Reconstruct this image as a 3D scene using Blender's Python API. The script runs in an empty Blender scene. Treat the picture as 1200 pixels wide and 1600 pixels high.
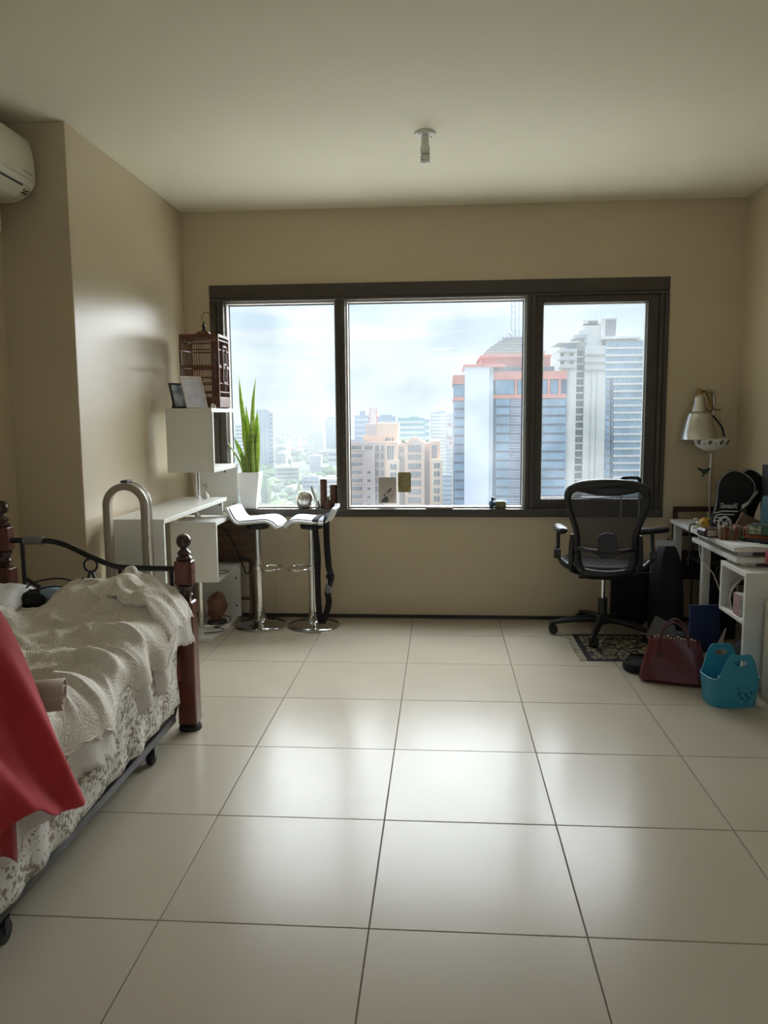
import bpy, bmesh, math, random
from mathutils import Vector, Matrix, noise
from math import sin, cos, pi, radians, sqrt, exp
random.seed(7)
SC = bpy.context.scene
COL = SC.collection
RNG = random.Random(11)

# ------------------------------------------------------------------ camera
CAM_POS = Vector((0.2017, -2.0429, 1.4148))
PITCH, ROLL, YAW, FPX = 0.1191, -0.0078, -0.0735, 1236.44
_f = Vector((sin(YAW)*cos(PITCH), cos(YAW)*cos(PITCH), -sin(PITCH)))
_r0 = Vector((cos(YAW), -sin(YAW), 0)); _u0 = _r0.cross(_f)
_r = _r0*cos(ROLL)+_u0*sin(ROLL); _u = -_r0*sin(ROLL)+_u0*cos(ROLL)
cd = bpy.data.cameras.new('camera'); cam = bpy.data.objects.new('camera', cd); COL.objects.link(cam)
cam.matrix_world = Matrix(((_r.x, _u.x, -_f.x, CAM_POS.x), (_r.y, _u.y, -_f.y, CAM_POS.y), (_r.z, _u.z, -_f.z, CAM_POS.z), (0, 0, 0, 1)))
cd.sensor_fit = 'VERTICAL'; cd.sensor_height = 36.0; cd.sensor_width = 27.0
cd.lens = FPX/1600*36.0; cd.clip_start = 0.05; cd.clip_end = 40000
SC.camera = cam
vs = SC.view_settings
vs.view_transform = 'Standard'; vs.look = 'None'; vs.gamma = 1.0; vs.use_curve_mapping = False
vs.exposure = 0.55

# ------------------------------------------------------------------ world: hazy blue sky with thin cloud
SKY_STRENGTH = 0.73; SKY_RISE = 4.0
W = bpy.data.worlds.new('world'); SC.world = W; W.use_nodes = True
nt = W.node_tree; nt.nodes.clear()
def wn(t, **k):
    n = nt.nodes.new(t)
    for a, b in k.items(): setattr(n, a, b)
    return n
wl = nt.links.new
tc = wn('ShaderNodeTexCoord'); sep = wn('ShaderNodeSeparateXYZ'); wl(tc.outputs['Generated'], sep.inputs[0])
grad = wn('ShaderNodeValToRGB'); wl(sep.outputs['Z'], grad.inputs[0])
cr = grad.color_ramp
cr.elements[0].position = 0.0; cr.elements[0].color = (0.66, 0.75, 0.79, 1)
cr.elements[1].position = 1.0; cr.elements[1].color = (0.30, 0.50, 0.86, 1)
for p_, c_ in ((0.03, (0.70, 0.80, 0.84)), (0.09, (0.66, 0.79, 0.88)), (0.16, (0.56, 0.75, 0.97)), (0.4, (0.46, 0.66, 0.94))):
    e = cr.elements.new(p_); e.color = (*c_, 1)
def cloud(sc, lo, hi, det=6.0, rough=.6, dist=.4, off=(0, 0, 0)):
    mp = wn('ShaderNodeMapping'); mp.inputs['Scale'].default_value = sc; mp.inputs['Location'].default_value = off
    wl(tc.outputs['Generated'], mp.inputs[0])
    nz = wn('ShaderNodeTexNoise'); nz.inputs['Scale'].default_value = 1.0; nz.inputs['Detail'].default_value = det
    nz.inputs['Roughness'].default_value = rough; nz.inputs['Distortion'].default_value = dist
    wl(mp.outputs[0], nz.inputs['Vector'])
    mr = wn('ShaderNodeMapRange'); mr.interpolation_type = 'SMOOTHSTEP'
    mr.inputs['From Min'].default_value = lo; mr.inputs['From Max'].default_value = hi
    wl(nz.outputs[0], mr.inputs['Value']); return mr.outputs[0]
def wmix(fac, a, b, amt=1.0):
    m = wn('ShaderNodeMix', data_type='RGBA')
    mm = wn('ShaderNodeMath', operation='MULTIPLY'); wl(fac, mm.inputs[0]); mm.inputs[1].default_value = amt
    wl(mm.outputs[0], m.inputs['Factor']); wl(a, m.inputs['A']); m.inputs['B'].default_value = (*b, 1)
    return m.outputs['Result']
c1 = wmix(cloud((3, 3, 26), .44, .62), grad.outputs[0], (0.90, 0.95, 0.97), .85)
c2 = wmix(cloud((6, 6, 60), .52, .68, off=(3, 1, 7)), c1, (0.62, 0.70, 0.78), .16)
c3 = wmix(cloud((13, 13, 75), .64, .72, det=4, dist=.1, off=(1.3, 8, 2.2)), c2, (1.0, 1.0, 0.98), .8)
# luminance of a veiled, overcast-bright sky: rises smoothly from the horizon to the zenith (1 + k sin2 h)
zm = wn('ShaderNodeMath', operation='MAXIMUM'); wl(sep.outputs['Z'], zm.inputs[0]); zm.inputs[1].default_value = 0.0
zq = wn('ShaderNodeMath', operation='POWER'); wl(zm.outputs[0], zq.inputs[0]); zq.inputs[1].default_value = 2.0
zk = wn('ShaderNodeMath', operation='MULTIPLY_ADD'); wl(zq.outputs[0], zk.inputs[0]); zk.inputs[1].default_value = SKY_RISE*SKY_STRENGTH; zk.inputs[2].default_value = SKY_STRENGTH
bgn = wn('ShaderNodeBackground'); wl(c3, bgn.inputs[0]); wl(zk.outputs[0], bgn.inputs[1])
wo = wn('ShaderNodeOutputWorld'); wl(bgn.outputs[0], wo.inputs[0])

# ------------------------------------------------------------------ sun: high on the right, almost in the plane of the window
sd = bpy.data.lights.new('sun', 'SUN'); sun = bpy.data.objects.new('sun', sd); COL.objects.link(sun)
SUN_DIR = Vector((4.0, 1.0, 2.5)).normalized()
sun.rotation_euler = SUN_DIR.to_track_quat('Z', 'Y').to_euler(); sun.location = (30, 10, 40)
sd.energy = 4.0; sd.angle = radians(1.2); sd.color = (1.0, 0.90, 0.74)

# added fill lamp: broad soft light through the window to brighten the room
gd = bpy.data.lights.new('fill_sun', 'SUN'); fill_lamp = bpy.data.objects.new('fill_sun', gd); COL.objects.link(fill_lamp)
FILL_DIR = Vector((0.30, 0.72, 0.62)).normalized()
fill_lamp.rotation_euler = FILL_DIR.to_track_quat('Z', 'Y').to_euler(); fill_lamp.location = (0, 20, 40)
gd.energy = 11.0; gd.angle = radians(80); gd.color = (0.94, 0.97, 1.0)

# ------------------------------------------------------------------ helpers
def thing(name, label, cat, loc=(0, 0, 0), rz=0.0, group=None, kind=None):
    o = bpy.data.objects.new(name, None); COL.objects.link(o)
    o.location = loc; o.rotation_euler = (0, 0, rz); o.empty_display_size = .05
    return tag(o, label, cat, group, kind)
def tag(o, label=None, cat=None, group=None, kind=None):
    if label: o['label'] = label
    if cat: o['category'] = cat
    if group: o['group'] = group
    if kind: o['kind'] = kind
    return o
class MB:
    def __init__(s): s.v = []; s.f = []; s.sm = []
    def add(s, vs_, fs, smooth=False):
        n = len(s.v); s.v += [tuple(v) for v in vs_]
        for f in fs: s.f.append(tuple(i+n for i in f)); s.sm.append(smooth)
        return s
    def box(s, a, b, rz=0.0, at=None):
        x0, y0, z0 = a; x1, y1, z1 = b
        vv = [(x0, y0, z0), (x1, y0, z0), (x1, y1, z0), (x0, y1, z0), (x0, y0, z1), (x1, y0, z1), (x1, y1, z1), (x0, y1, z1)]
        if rz:
            c, d = at or ((x0+x1)/2, (y0+y1)/2); k, q = cos(rz), sin(rz)
            vv = [(c+(x-c)*k-(y-d)*q, d+(x-c)*q+(y-d)*k, z) for x, y, z in vv]
        return s.add(vv, [(3, 2, 1, 0), (4, 5, 6, 7), (0, 1, 5, 4), (1, 2, 6, 5), (2, 3, 7, 6), (3, 0, 4, 7)])
    def tube(s, pts, r, n=8, closed=False, caps=True):
        P = [Vector(p) for p in pts]; m = len(P)
        rr = r if isinstance(r, (list, tuple)) else [r]*m
        ref = None; vv = []
        for i in range(m):
            if closed: t = P[(i+1) % m]-P[i-1]
            else: t = P[min(i+1, m-1)]-P[max(i-1, 0)]
            if t.length < 1e-9: t = Vector((0, 0, 1))
            t.normalize()
            if ref is None: ref = t.orthogonal().normalized()
            ref = (ref-t*ref.dot(t))
            if ref.length < 1e-6: ref = t.orthogonal()
            ref.normalize(); b = t.cross(ref)
            for k in range(n):
                a = 2*pi*k/n; vv.append(P[i]+(ref*cos(a)+b*sin(a))*rr[i])
        ff = []
        for i in range(m if closed else m-1):
            j = (i+1) % m
            for k in range(n):
                l = (k+1) % n; ff.append((i*n+k, i*n+l, j*n+l, j*n+k))
        k0 = len(s.v); s.add(vv, ff, True)
        if caps and not closed:
            s.f.append(tuple(k0+k for k in range(n-1, -1, -1))); s.f.append(tuple(k0+(m-1)*n+k for k in range(n))); s.sm += [False, False]
        return s
    def cyl(s, p, q, r, r2=None, n=16): return s.tube([p, q], [r, r if r2 is None else r2], n)
    def lathe(s, prof, c=(0, 0, 0), n=24, axis='Z', capb=True, capt=True):
        vv = []; m = len(prof)
        for r, z in prof:
            for k in range(n):
                a = 2*pi*k/n; x, y = r*cos(a), r*sin(a)
                p = (x, y, z) if axis == 'Z' else ((x, z, y) if axis == 'Y' else (z, x, y))
                vv.append((p[0]+c[0], p[1]+c[1], p[2]+c[2]))
        ff = [(i*n+k, i*n+(k+1) % n, (i+1)*n+(k+1) % n, (i+1)*n+k) for i in range(m-1) for k in range(n)]
        if capb: ff.append(tuple(range(n-1, -1, -1)))
        if capt: ff.append(tuple((m-1)*n+k for k in range(n)))
        return s.add(vv, ff, True)
    def prism(s, poly, a, b, axis='Z', smooth=False):
        n = len(poly)
        def mk(u, w, h): return {'Z': (u, w, h), 'Y': (u, h, w), 'X': (h, u, w)}[axis]
        vv = [mk(u, w, a) for u, w in poly]+[mk(u, w, b) for u, w in poly]
        ff = [tuple(range(n-1, -1, -1)), tuple(range(n, 2*n))]+[(i, (i+1) % n, n+(i+1) % n, n+i) for i in range(n)]
        return s.add(vv, ff, smooth)
    def grid(s, rows, closed=False, smooth=True):
        n = len(rows[0]); vv = [p for r in rows for p in r]; ff = []
        for i in range(len(rows)-1):
            for j in range(n if closed else n-1):
                k = (j+1) % n; ff.append((i*n+j, i*n+k, (i+1)*n+k, (i+1)*n+j))
        return s.add(vv, ff, smooth)
    def ball(s, c, r, n=12, m=8, sc=(1, 1, 1)):
        prof = [(max(1e-4, r*sin(pi*i/m)), -r*cos(pi*i/m)) for i in range(m+1)]
        k = len(s.v); s.lathe(prof, (0, 0, 0), n, capb=False, capt=False)
        for i in range(k, len(s.v)):
            x, y, z = s.v[i]; s.v[i] = (x*sc[0]+c[0], y*sc[1]+c[1], z*sc[2]+c[2])
        return s
    def xf(s, mat, start=0):
        for i in range(start, len(s.v)): s.v[i] = tuple(mat @ Vector(s.v[i]))
        return s
    def mesh(s, name):
        me = bpy.data.meshes.new(name); me.from_pydata(s.v, [], s.f)
        me.polygons.foreach_set('use_smooth', s.sm)
        b = bmesh.new(); b.from_mesh(me); bmesh.ops.recalc_face_normals(b, faces=b.faces)
        for e in b.edges:
            if len(e.link_faces) == 2 and e.calc_face_angle(0) > .87: e.smooth = False
        b.to_mesh(me); b.free()
        me.update(); return me
    def build(s, name, mat, parent=None, bevel=0, sub=0, solid=0, seg=2, label=None):
        me = s.mesh(name); me.materials.append(mat)
        o = bpy.data.objects.new(name, me); COL.objects.link(o); o.parent = parent
        if solid:
            d = o.modifiers.new('s', 'SOLIDIFY'); d.thickness = solid; d.offset = 0
        if bevel:
            d = o.modifiers.new('b', 'BEVEL'); d.width = bevel; d.segments = seg; d.limit_method = 'ANGLE'; d.angle_limit = radians(40)
        if sub:
            d = o.modifiers.new('u', 'SUBSURF'); d.levels = sub; d.render_levels = sub
        if label: o['label'] = label
        return o
def inst(o, name=None, parent=None, loc=None, rz=None):
    c = o.copy(); COL.objects.link(c)
    if name: c.name = name
    c.parent = parent
    if loc is not None: c.location = loc
    if rz is not None: c.rotation_euler = (0, 0, rz)
    return c
def B(a, b): return MB().box(a, b)
def bez(pts, n=8):
    """Catmull-Rom through pts"""
    P = [Vector(p) for p in pts]; out = []
    for i in range(len(P)-1):
        p0 = P[max(i-1, 0)]; p1 = P[i]; p2 = P[i+1]; p3 = P[min(i+2, len(P)-1)]
        for k in range(n):
            t = k/n
            out.append(.5*((2*p1)+(p2-p0)*t+(2*p0-5*p1+4*p2-p3)*t*t+(3*p1-p0-3*p2+p3)*t**3))
    out.append(P[-1]); return out
def nz3(x, y, z=0.0): return noise.noise(Vector((x, y, z)))

# ------------------------------------------------------------------ materials
def mat(name, col, rough=.5, metal=0.0, var=None, bump=None, coat=0.0, coatr=.1, spec=.5, sheen=0.0, trans=0.0, sub=None):
    m = bpy.data.materials.new(name); m.use_nodes = True
    t = m.node_tree; b = t.nodes['Principled BSDF']; L = t.links.new
    b.inputs['Base Color'].default_value = (*col, 1); b.inputs['Roughness'].default_value = rough
    b.inputs['Metallic'].default_value = metal; b.inputs['Specular IOR Level'].default_value = spec
    if coat: b.inputs['Coat Weight'].default_value = coat; b.inputs['Coat Roughness'].default_value = coatr
    if sheen: b.inputs['Sheen Weight'].default_value = sheen
    if trans: b.inputs['Transmission Weight'].default_value = trans
    if var or bump:
        tcn = t.nodes.new('ShaderNodeTexCoord')
    if var:
        sc_, amt = var[0], var[1]
        n = t.nodes.new('ShaderNodeTexNoise'); n.inputs['Scale'].default_value = sc_; n.inputs['Detail'].default_value = 4
        L(tcn.outputs['Object'], n.inputs['Vector'])
        if len(var) > 2:
            mp = t.nodes.new('ShaderNodeMapping'); mp.inputs['Scale'].default_value = var[2]
            L(tcn.outputs['Object'], mp.inputs[0]); L(mp.outputs[0], n.inputs['Vector'])
        r = t.nodes.new('ShaderNodeValToRGB')
        r.color_ramp.elements[0].position = .3; r.color_ramp.elements[1].position = .7
        r.color_ramp.elements[0].color = (*[max(0, c*(1-amt)) for c in col], 1)
        r.color_ramp.elements[1].color = (*[min(1, c*(1+amt)) for c in col], 1)
        L(n.outputs[0], r.inputs[0]); L(r.outputs[0], b.inputs['Base Color'])
    if bump:
        n = t.nodes.new('ShaderNodeTexNoise'); n.inputs['Scale'].default_value = bump[0]; n.inputs['Detail'].default_value = 5
        L(tcn.outputs['Object'], n.inputs['Vector'])
        bp = t.nodes.new('ShaderNodeBump'); bp.inputs['Strength'].default_value = bump[1]; bp.inputs['Distance'].default_value = bump[2] if len(bump) > 2 else .002
        L(n.outputs[0], bp.inputs['Height']); L(bp.outputs[0], b.inputs['Normal'])
    return m
def ramp_mat(name, build_fac, stops, rough=.6, bump=0, coat=0, const=False, spec=.5, bdist=.002):
    """material whose colour is a ramp over a procedural factor; build_fac(tree, texcoord) -> socket"""
    m = bpy.data.materials.new(name); m.use_nodes = True; t = m.node_tree; b = t.nodes['Principled BSDF']
    tcn = t.nodes.new('ShaderNodeTexCoord'); s = build_fac(t, tcn)
    r = t.nodes.new('ShaderNodeValToRGB'); e = r.color_ramp.elements
    if const: r.color_ramp.interpolation = 'CONSTANT'
    e[0].position = stops[0][0]; e[0].color = (*stops[0][1], 1); e[1].position = stops[-1][0]; e[1].color = (*stops[-1][1], 1)
    for p_, c_ in stops[1:-1]:
        x = e.new(p_); x.color = (*c_, 1)
    t.links.new(s, r.inputs[0]); t.links.new(r.outputs[0], b.inputs['Base Color'])
    b.inputs['Roughness'].default_value = rough; b.inputs['Specular IOR Level'].default_value = spec
    if coat: b.inputs['Coat Weight'].default_value = coat
    if bump:
        bp = t.nodes.new('ShaderNodeBump'); bp.inputs['Strength'].default_value = bump; bp.inputs['Distance'].default_value = bdist
        t.links.new(s, bp.inputs['Height']); t.links.new(bp.outputs[0], b.inputs['Normal'])
    return m
def noise_fac(scale, detail=4, stretch=None, dist=0.0, rough=.5):
    def f(t, tcn):
        n = t.nodes.new('ShaderNodeTexNoise'); n.inputs['Scale'].default_value = scale; n.inputs['Detail'].default_value = detail
        n.inputs['Distortion'].default_value = dist; n.inputs['Roughness'].default_value = rough
        if stretch:
            mp = t.nodes.new('ShaderNodeMapping'); mp.inputs['Scale'].default_value = stretch
            t.links.new(tcn.outputs['Object'], mp.inputs[0]); t.links.new(mp.outputs[0], n.inputs['Vector'])
        else: t.links.new(tcn.outputs['Object'], n.inputs['Vector'])
        return n.outputs[0]
    return f
def wave_fac(scale, axis='X', dist=0.0, kind='BANDS', dscale=1.0):
    def f(t, tcn):
        n = t.nodes.new('ShaderNodeTexWave'); n.wave_type = kind; n.inputs['Scale'].default_value = scale
        if kind == 'BANDS': n.bands_direction = axis
        n.inputs['Distortion'].default_value = dist; n.inputs['Detail Scale'].default_value = dscale
        t.links.new(tcn.outputs['Object'], n.inputs['Vector']); return n.outputs['Fac']
    return f
M = {}
M['wall'] = mat('wall_paint', (0.635, 0.53, 0.365), .32, var=(1.6, .03), bump=(60, .04, .0006), spec=.5)
M['ceiling'] = mat('ceiling_paint', (0.85, 0.80, 0.63), .7, var=(1.2, .02), bump=(40, .05, .0006))
M['tile'] = mat('floor_tile', (0.50, 0.44, 0.345), .26, var=(3.0, .025), bump=(5, .02, .002), coat=.05, coatr=.12, spec=.22)
M['grout'] = mat('tile_grout', (0.16, 0.14, 0.12), .9, var=(20, .2))
M['alu'] = mat('dark_bronze_aluminium', (0.072, 0.060, 0.046), .42, metal=.25, var=(9, .1))
M['alu_skylit'] = mat('skylit_aluminium', (0.62, 0.60, 0.56), .4, metal=.3, var=(9, .05))
M['gasket'] = mat('black_gasket', (0.012, 0.011, 0.010), .6, var=(20, .1))
M['base'] = mat('dark_baseboard', (0.035, 0.027, 0.022), .45, var=(12, .2))
M['white_lam'] = mat('white_laminate', (0.77, 0.76, 0.71), .35, var=(8, .015))
M['chrome'] = mat('polished_chrome', (0.78, 0.77, 0.75), .09, metal=1.0, var=(5, .02))
M['chrome_dark'] = mat('shaded_chrome', (0.42, 0.41, 0.39), .10, metal=1.0, var=(5, .02))  # darker chrome copy: dark surroundings mirrored in the base discs are in its colour
M['steel'] = mat('brushed_steel', (0.62, 0.60, 0.56), .30, metal=1.0, var=(40, .06, (1, 1, 12)))
M['black_pl'] = mat('black_plastic', (0.018, 0.018, 0.020), .42, var=(14, .15))
M['black_metal'] = mat('black_painted_metal', (0.014, 0.014, 0.016), .38, metal=.2, var=(14, .15))
M['black_cloth'] = mat('black_cloth', (0.008, 0.008, 0.010), .85, var=(30, .2), bump=(180, .25, .001))
M['white_pl'] = mat('white_plastic', (0.80, 0.79, 0.74), .35, var=(6, .015))
M['rubber'] = mat('black_rubber', (0.012, 0.012, 0.012), .7, var=(20, .2))

def glass_mat(name, tint=(.97, .985, .98), refl=.05, veil=.0):
    m = bpy.data.materials.new(name); m.use_nodes = True; t = m.node_tree; t.nodes.clear()
    out = t.nodes.new('ShaderNodeOutputMaterial'); tr = t.nodes.new('ShaderNodeBsdfTransparent'); tr.inputs[0].default_value = (*tint, 1)
    gl = t.nodes.new('ShaderNodeBsdfGlossy'); gl.inputs['Roughness'].default_value = .02
    lw = t.nodes.new('ShaderNodeLayerWeight'); pw = t.nodes.new('ShaderNodeMath'); pw.operation = 'POWER'; pw.inputs[1].default_value = 5.0; t.links.new(lw.outputs['Facing'], pw.inputs[0])
    fr = t.nodes.new('ShaderNodeMath'); fr.operation = 'MULTIPLY_ADD'; fr.inputs[1].default_value = .6; fr.inputs[2].default_value = refl*.5; t.links.new(pw.outputs[0], fr.inputs[0])
    mx = t.nodes.new('ShaderNodeMixShader'); t.links.new(fr.outputs[0], mx.inputs[0]); t.links.new(tr.outputs[0], mx.inputs[1]); t.links.new(gl.outputs[0], mx.inputs[2])
    last = mx
    if veil:   # a film of dust on the pane
        tl = t.nodes.new('ShaderNodeBsdfTranslucent'); tl.inputs[0].default_value = (.9, .9, .88, 1)
        tcn = t.nodes.new('ShaderNodeTexCoord'); n = t.nodes.new('ShaderNodeTexNoise'); n.inputs['Scale'].default_value = 2.2; n.inputs['Detail'].default_value = 5
        t.links.new(tcn.outputs['Object'], n.inputs['Vector'])
        mr = t.nodes.new('ShaderNodeMapRange'); mr.inputs['From Min'].default_value = .3; mr.inputs['From Max'].default_value = .75; mr.inputs['To Max'].default_value = veil
        t.links.new(n.outputs[0], mr.inputs['Value'])
        m2 = t.nodes.new('ShaderNodeMixShader'); t.links.new(mr.outputs[0], m2.inputs[0]); t.links.new(mx.outputs[0], m2.inputs[1]); t.links.new(tl.outputs[0], m2.inputs[2]); last = m2
    t.links.new(last.outputs[0], out.inputs[0]); return m
M['pane'] = glass_mat('window_glass', veil=.05)

# ================================================================== ROOM
XL, XR, YW, H = -1.574, 2.173, 3.439, 2.811
XREC, YJ = -1.92, 1.755          # recessed stretch of the left wall and the face of the jutting column
YB = -4.2                        # wall behind the camera
WT = 0.20
# floor: grout bed with every tile a slab of its own
fl = B((XREC-.3, YB-.2, -.12), (XR+.2, YW+.2, -.0035)).build('floor', M['grout'])
tag(fl, 'large cream polished floor tiles with thin dark joints', 'floor', kind='structure')
T = .6; G = .0018
proto = {}
cols = []
x = -4*T
while x < XR:
    a, b = max(x, XREC-.02), min(x+T, XR+.02)
    if b-a > .02: cols.append((a, b))
    x += T
y = -7*T
while y < YW:
    a, b = max(y, YB), min(y+T, YW+.02)
    for (xa, xb) in cols:
        if b-a < .02: continue
        key = (round(xb-xa, 3), round(b-a, 3))
        if key not in proto:
            o = B((G, G, -.02), (xb-xa-G, b-a-G, 0)).build('tile', M['tile'], fl, bevel=.0012, seg=1); proto[key] = o
        else: o = inst(proto[key], 'tile', fl)
        o.location = (xa, a, 0); o.rotation_euler = (RNG.uniform(-.0007, .0007), RNG.uniform(-.0007, .0007), 0)
    y += T
tag(B((XREC-.3, YB-.2, H), (XR+.2, YW+.2, H+.2)).build('ceiling', M['ceiling']), 'plain off-white painted ceiling', 'ceiling', kind='structure')
# window wall with its opening
WL, WR_, WB, WTp = -1.394, 1.701, .724, 2.320
wb = MB()
wb.box((XREC-.3, YW, -.1), (WL, YW+WT, H)); wb.box((WR_, YW, -.1), (XR+.2, YW+WT, H))
wb.box((WL, YW, -.1), (WR_, YW+WT, WB)); wb.box((WL, YW, WTp), (WR_, YW+WT, H))
tag(wb.build('wall_back', M['wall']), 'beige painted wall around the wide window', 'wall', kind='structure')
tag(B((XR, YB-.2, -.1), (XR+.2, YW, H)).build('wall_right', M['wall']), 'beige wall behind the cluttered white desk', 'wall', kind='structure')
tag(B((XREC-.3, YJ, 0), (XL, YW, H)).build('wall_left', M['wall'], bevel=.004), 'glossy beige jutting wall beside the white shelf unit', 'wall', kind='structure')
tag(B((XREC-.3, YB-.2, 0), (XREC, YJ, H)).build('wall_recess', M['wall']), 'recessed beige wall behind the day bed', 'wall', kind='structure')
# wall behind the camera; its opening is added to let in fill light
OX0, OX1, OZ1 = -.3, 1.9, 2.45
rb = MB(); rb.box((XREC, YB-.2, 0), (OX0, YB, H)); rb.box((OX1, YB-.2, 0), (XR, YB, H)); rb.box((OX0, YB-.2, OZ1), (OX1, YB, H))
tag(rb.build('wall_front', M['wall']), 'beige wall opposite the window, its opening added for fill light', 'wall', kind='structure')
bb = MB(); bb.box((XL, YW-.012, .002), (XR, YW, .026))
tag(bb.build('baseboard_back', M['base'], bevel=.002), 'low dark skirting strip under the window wall', 'baseboard', kind='structure')

# window
win = thing('window_1', 'wide dark bronze window of three panes, the right one a casement', 'window', (0, 0, 0), kind='structure')
D0, D1 = YW-.012, YW+.13       # room face and outer face of the frame
A = M['alu']
B((WL, D0, 2.235), (WR_, D1, WTp)).build('head_rail', A, win, bevel=.003)
B((WL, D0+.008, 2.213), (WR_, D1, 2.234)).build('head_rail', A, win, bevel=.002)
B((WL, D0-.006, WB), (WR_, D1+.02, .779)).build('sill_rail', A, win, bevel=.003)
for xa, xb, dd in ((WL, -1.352, 0), (-1.350, -1.303, .008)):
    B((xa, D0+dd, .779), (xb, D1, 2.213)).build('jamb', A, win, bevel=.002)
for xa, xb, dd in ((1.672, WR_, 0), (1.641, 1.670, .006)):
    B((xa, D0+dd, .779), (xb, D1, 2.213)).build('jamb', A, win, bevel=.002)
for xa, xb in ((-.527, -.495), (-.493, -.460), (.770, .797), (.799, .832)):
    B((xa, D0+.006, .779), (xb, D1, 2.213)).build('mullion', A, win, bevel=.002)
# outer beads lining both fixed panes; their pale colour stands for skylight on reveals
P = M['alu_skylit']
for xa, xb in ((-1.303, -.527), (-.460, .770)):
    YA, YB_ = YW+.050, D1
    B((xa, YA, .779), (xa+.012, YB_, 2.213)).build('glazing_bead', P, win); B((xb-.012, YA, .779), (xb, YB_, 2.213)).build('glazing_bead', P, win)
    B((xa+.012, YA, 2.201), (xb-.012, YB_, 2.213)).build('glazing_bead', P, win); B((xa+.012, YA, .779), (xb-.012, YB_, .789)).build('glazing_bead', P, win)
    g = MB(); g.box((xa+.012, YB_-.02, .789), (xa+.018, YB_-.014, 2.201)); g.box((xb-.018, YB_-.02, .789), (xb-.012, YB_-.014, 2.201)); g.box((xa+.018, YB_-.02, 2.194), (xb-.018, YB_-.014, 2.201))
    g.build('gasket', M['gasket'], win)
    B((xa+.012, YB_-.013, .789), (xb-.012, YB_-.007, 2.201)).build('pane', M['pane'], win)
sash = MB(); y0, y1 = YW+.012, YW+.075
sash.box((.8325, y0, .7795), (.881, y1, 2.2125)); sash.box((1.568, y0, .7795), (1.6405, y1, 2.2125))
sash.box((.881, y0, 2.166), (1.568, y1, 2.2125)); sash.box((.881, y0, .7795), (1.568, y1, .847))
so = sash.build('casement_sash', A, win, bevel=.003)
B((.881, y1-.03, .847), (1.568, y1-.024, 2.166)).build('pane', M['pane'], so)
bead = MB(); bead.box((.881, y1-.02, .847), (.889, y1, 2.166)); bead.box((1.560, y1-.02, .847), (1.568, y1, 2.166)); bead.box((.889, y1-.02, 2.158), (1.560, y1, 2.166)); bead.box((.889, y1-.02, .847), (1.560, y1, .855))
bead.build('glazing_bead', P, so)
# unseen fin added beside the window to block sun through the right pane
tag(B((1.75, YW+WT, -3), (2.25, YW+WT+.22, 6)).build('sun_block_fin', mat('fin_concrete', (.55, .53, .5), .8, var=(4, .1)), bevel=.01), 'added unseen concrete fin outside the window that blocks the sun', 'facade fin', kind='structure')
# unseen pale deck added far below to bounce light up to the ceiling
tag(B((-140, 9, -64), (140, 150, -60)).build('bounce_deck', mat('deck_concrete', (.62, .59, .52), .85, var=(.05, .1))), 'added unseen pale concrete deck that bounces light up through the window', 'roof', kind='structure')

# ================================================================== ZIGZAG SHELF WITH SWIVEL DESK (left corner)
WL_ = M['white_lam']
M['screw'] = mat('dark_cam_screw', (0.10, 0.09, 0.08), .4, metal=.6, var=(30, .1))
sh = thing('zigzag_shelf_desk', 'white zigzag shelf unit on a chrome pole with a long swivel desk top', 'shelf', (0, 0, 0))
sx0, sx1, sy0, sy1, bt = -1.512, -1.215, 2.80, 3.375, .024
def board(name, a, b, par=sh): return B(a, b).build(name, WL_, par, bevel=.0015)
MB().prism([(sx0+.05, 2.785), (-1.275, 2.785), (-1.236, 3.03), (-1.236, sy1), (sx0+.05, sy1)], 0, bt).build('base_plate', WL_, sh, bevel=.0015)
back1 = board('back_panel', (sx0, sy1-bt, bt), (sx1, sy1, .381))
board('shelf_board', (sx0, sy0+bt, .381), (sx1, sy1, .405))
board('front_panel', (sx0, sy0, .381), (sx1, sy0+bt, .744))
board('shelf_board', (sx0, sy0, .744), (sx1, sy1-.02, .768))
back2 = board('back_panel', (sx0, sy1-bt, .769), (sx1, sy1, 1.080))
board('shelf_board', (sx0, sy0+bt, 1.080), (sx1, sy1+.005, 1.104))
board('front_panel', (sx0, sy0, 1.080), (sx1, sy0+bt, 1.456))
board('shelf_board', (sx0, sy0, 1.456), (sx1-.004, 3.34, 1.480))
MB().cyl((-1.405, 3.04, bt), (-1.405, 3.04, .381), .021, n=20).build('pole', M['chrome'], sh)
MB().cyl((-1.405, 3.04, .768), (-1.405, 3.04, .874), .021, n=20).build('pole', M['chrome'], sh)
MB().cyl((-1.405, 3.04, .898), (-1.405, 3.04, 1.080), .021, n=20).build('pole', M['chrome'], sh)
for (px_, pz_, par) in ((-1.245, .10, back1), (-1.245, .30, back1), (-1.30, 1.05, back2), (-1.245, .82, back2)):
    MB().cyl((px_, sy1-bt-.003, pz_), (px_, sy1-bt+.002, pz_), .007, n=10).build('screw_cap', M['screw'], par)
MB().prism([(-1.53, 1.93), (-1.235, 1.93), (-1.222, 3.09), (-1.53, 3.09)], .874, .898).build('desk_top', WL_, sh, bevel=.0015)
board('desk_leg_panel', (-1.53, 1.93, 0), (-1.238, 1.954, .874))
ap = board('desk_apron', (-1.50, 3.06, .78), (-1.246, 3.084, .874))
MB().cyl((-1.26, 3.057, .85), (-1.26, 3.062, .85), .007, n=10).build('screw_cap', M['screw'], ap)

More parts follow.
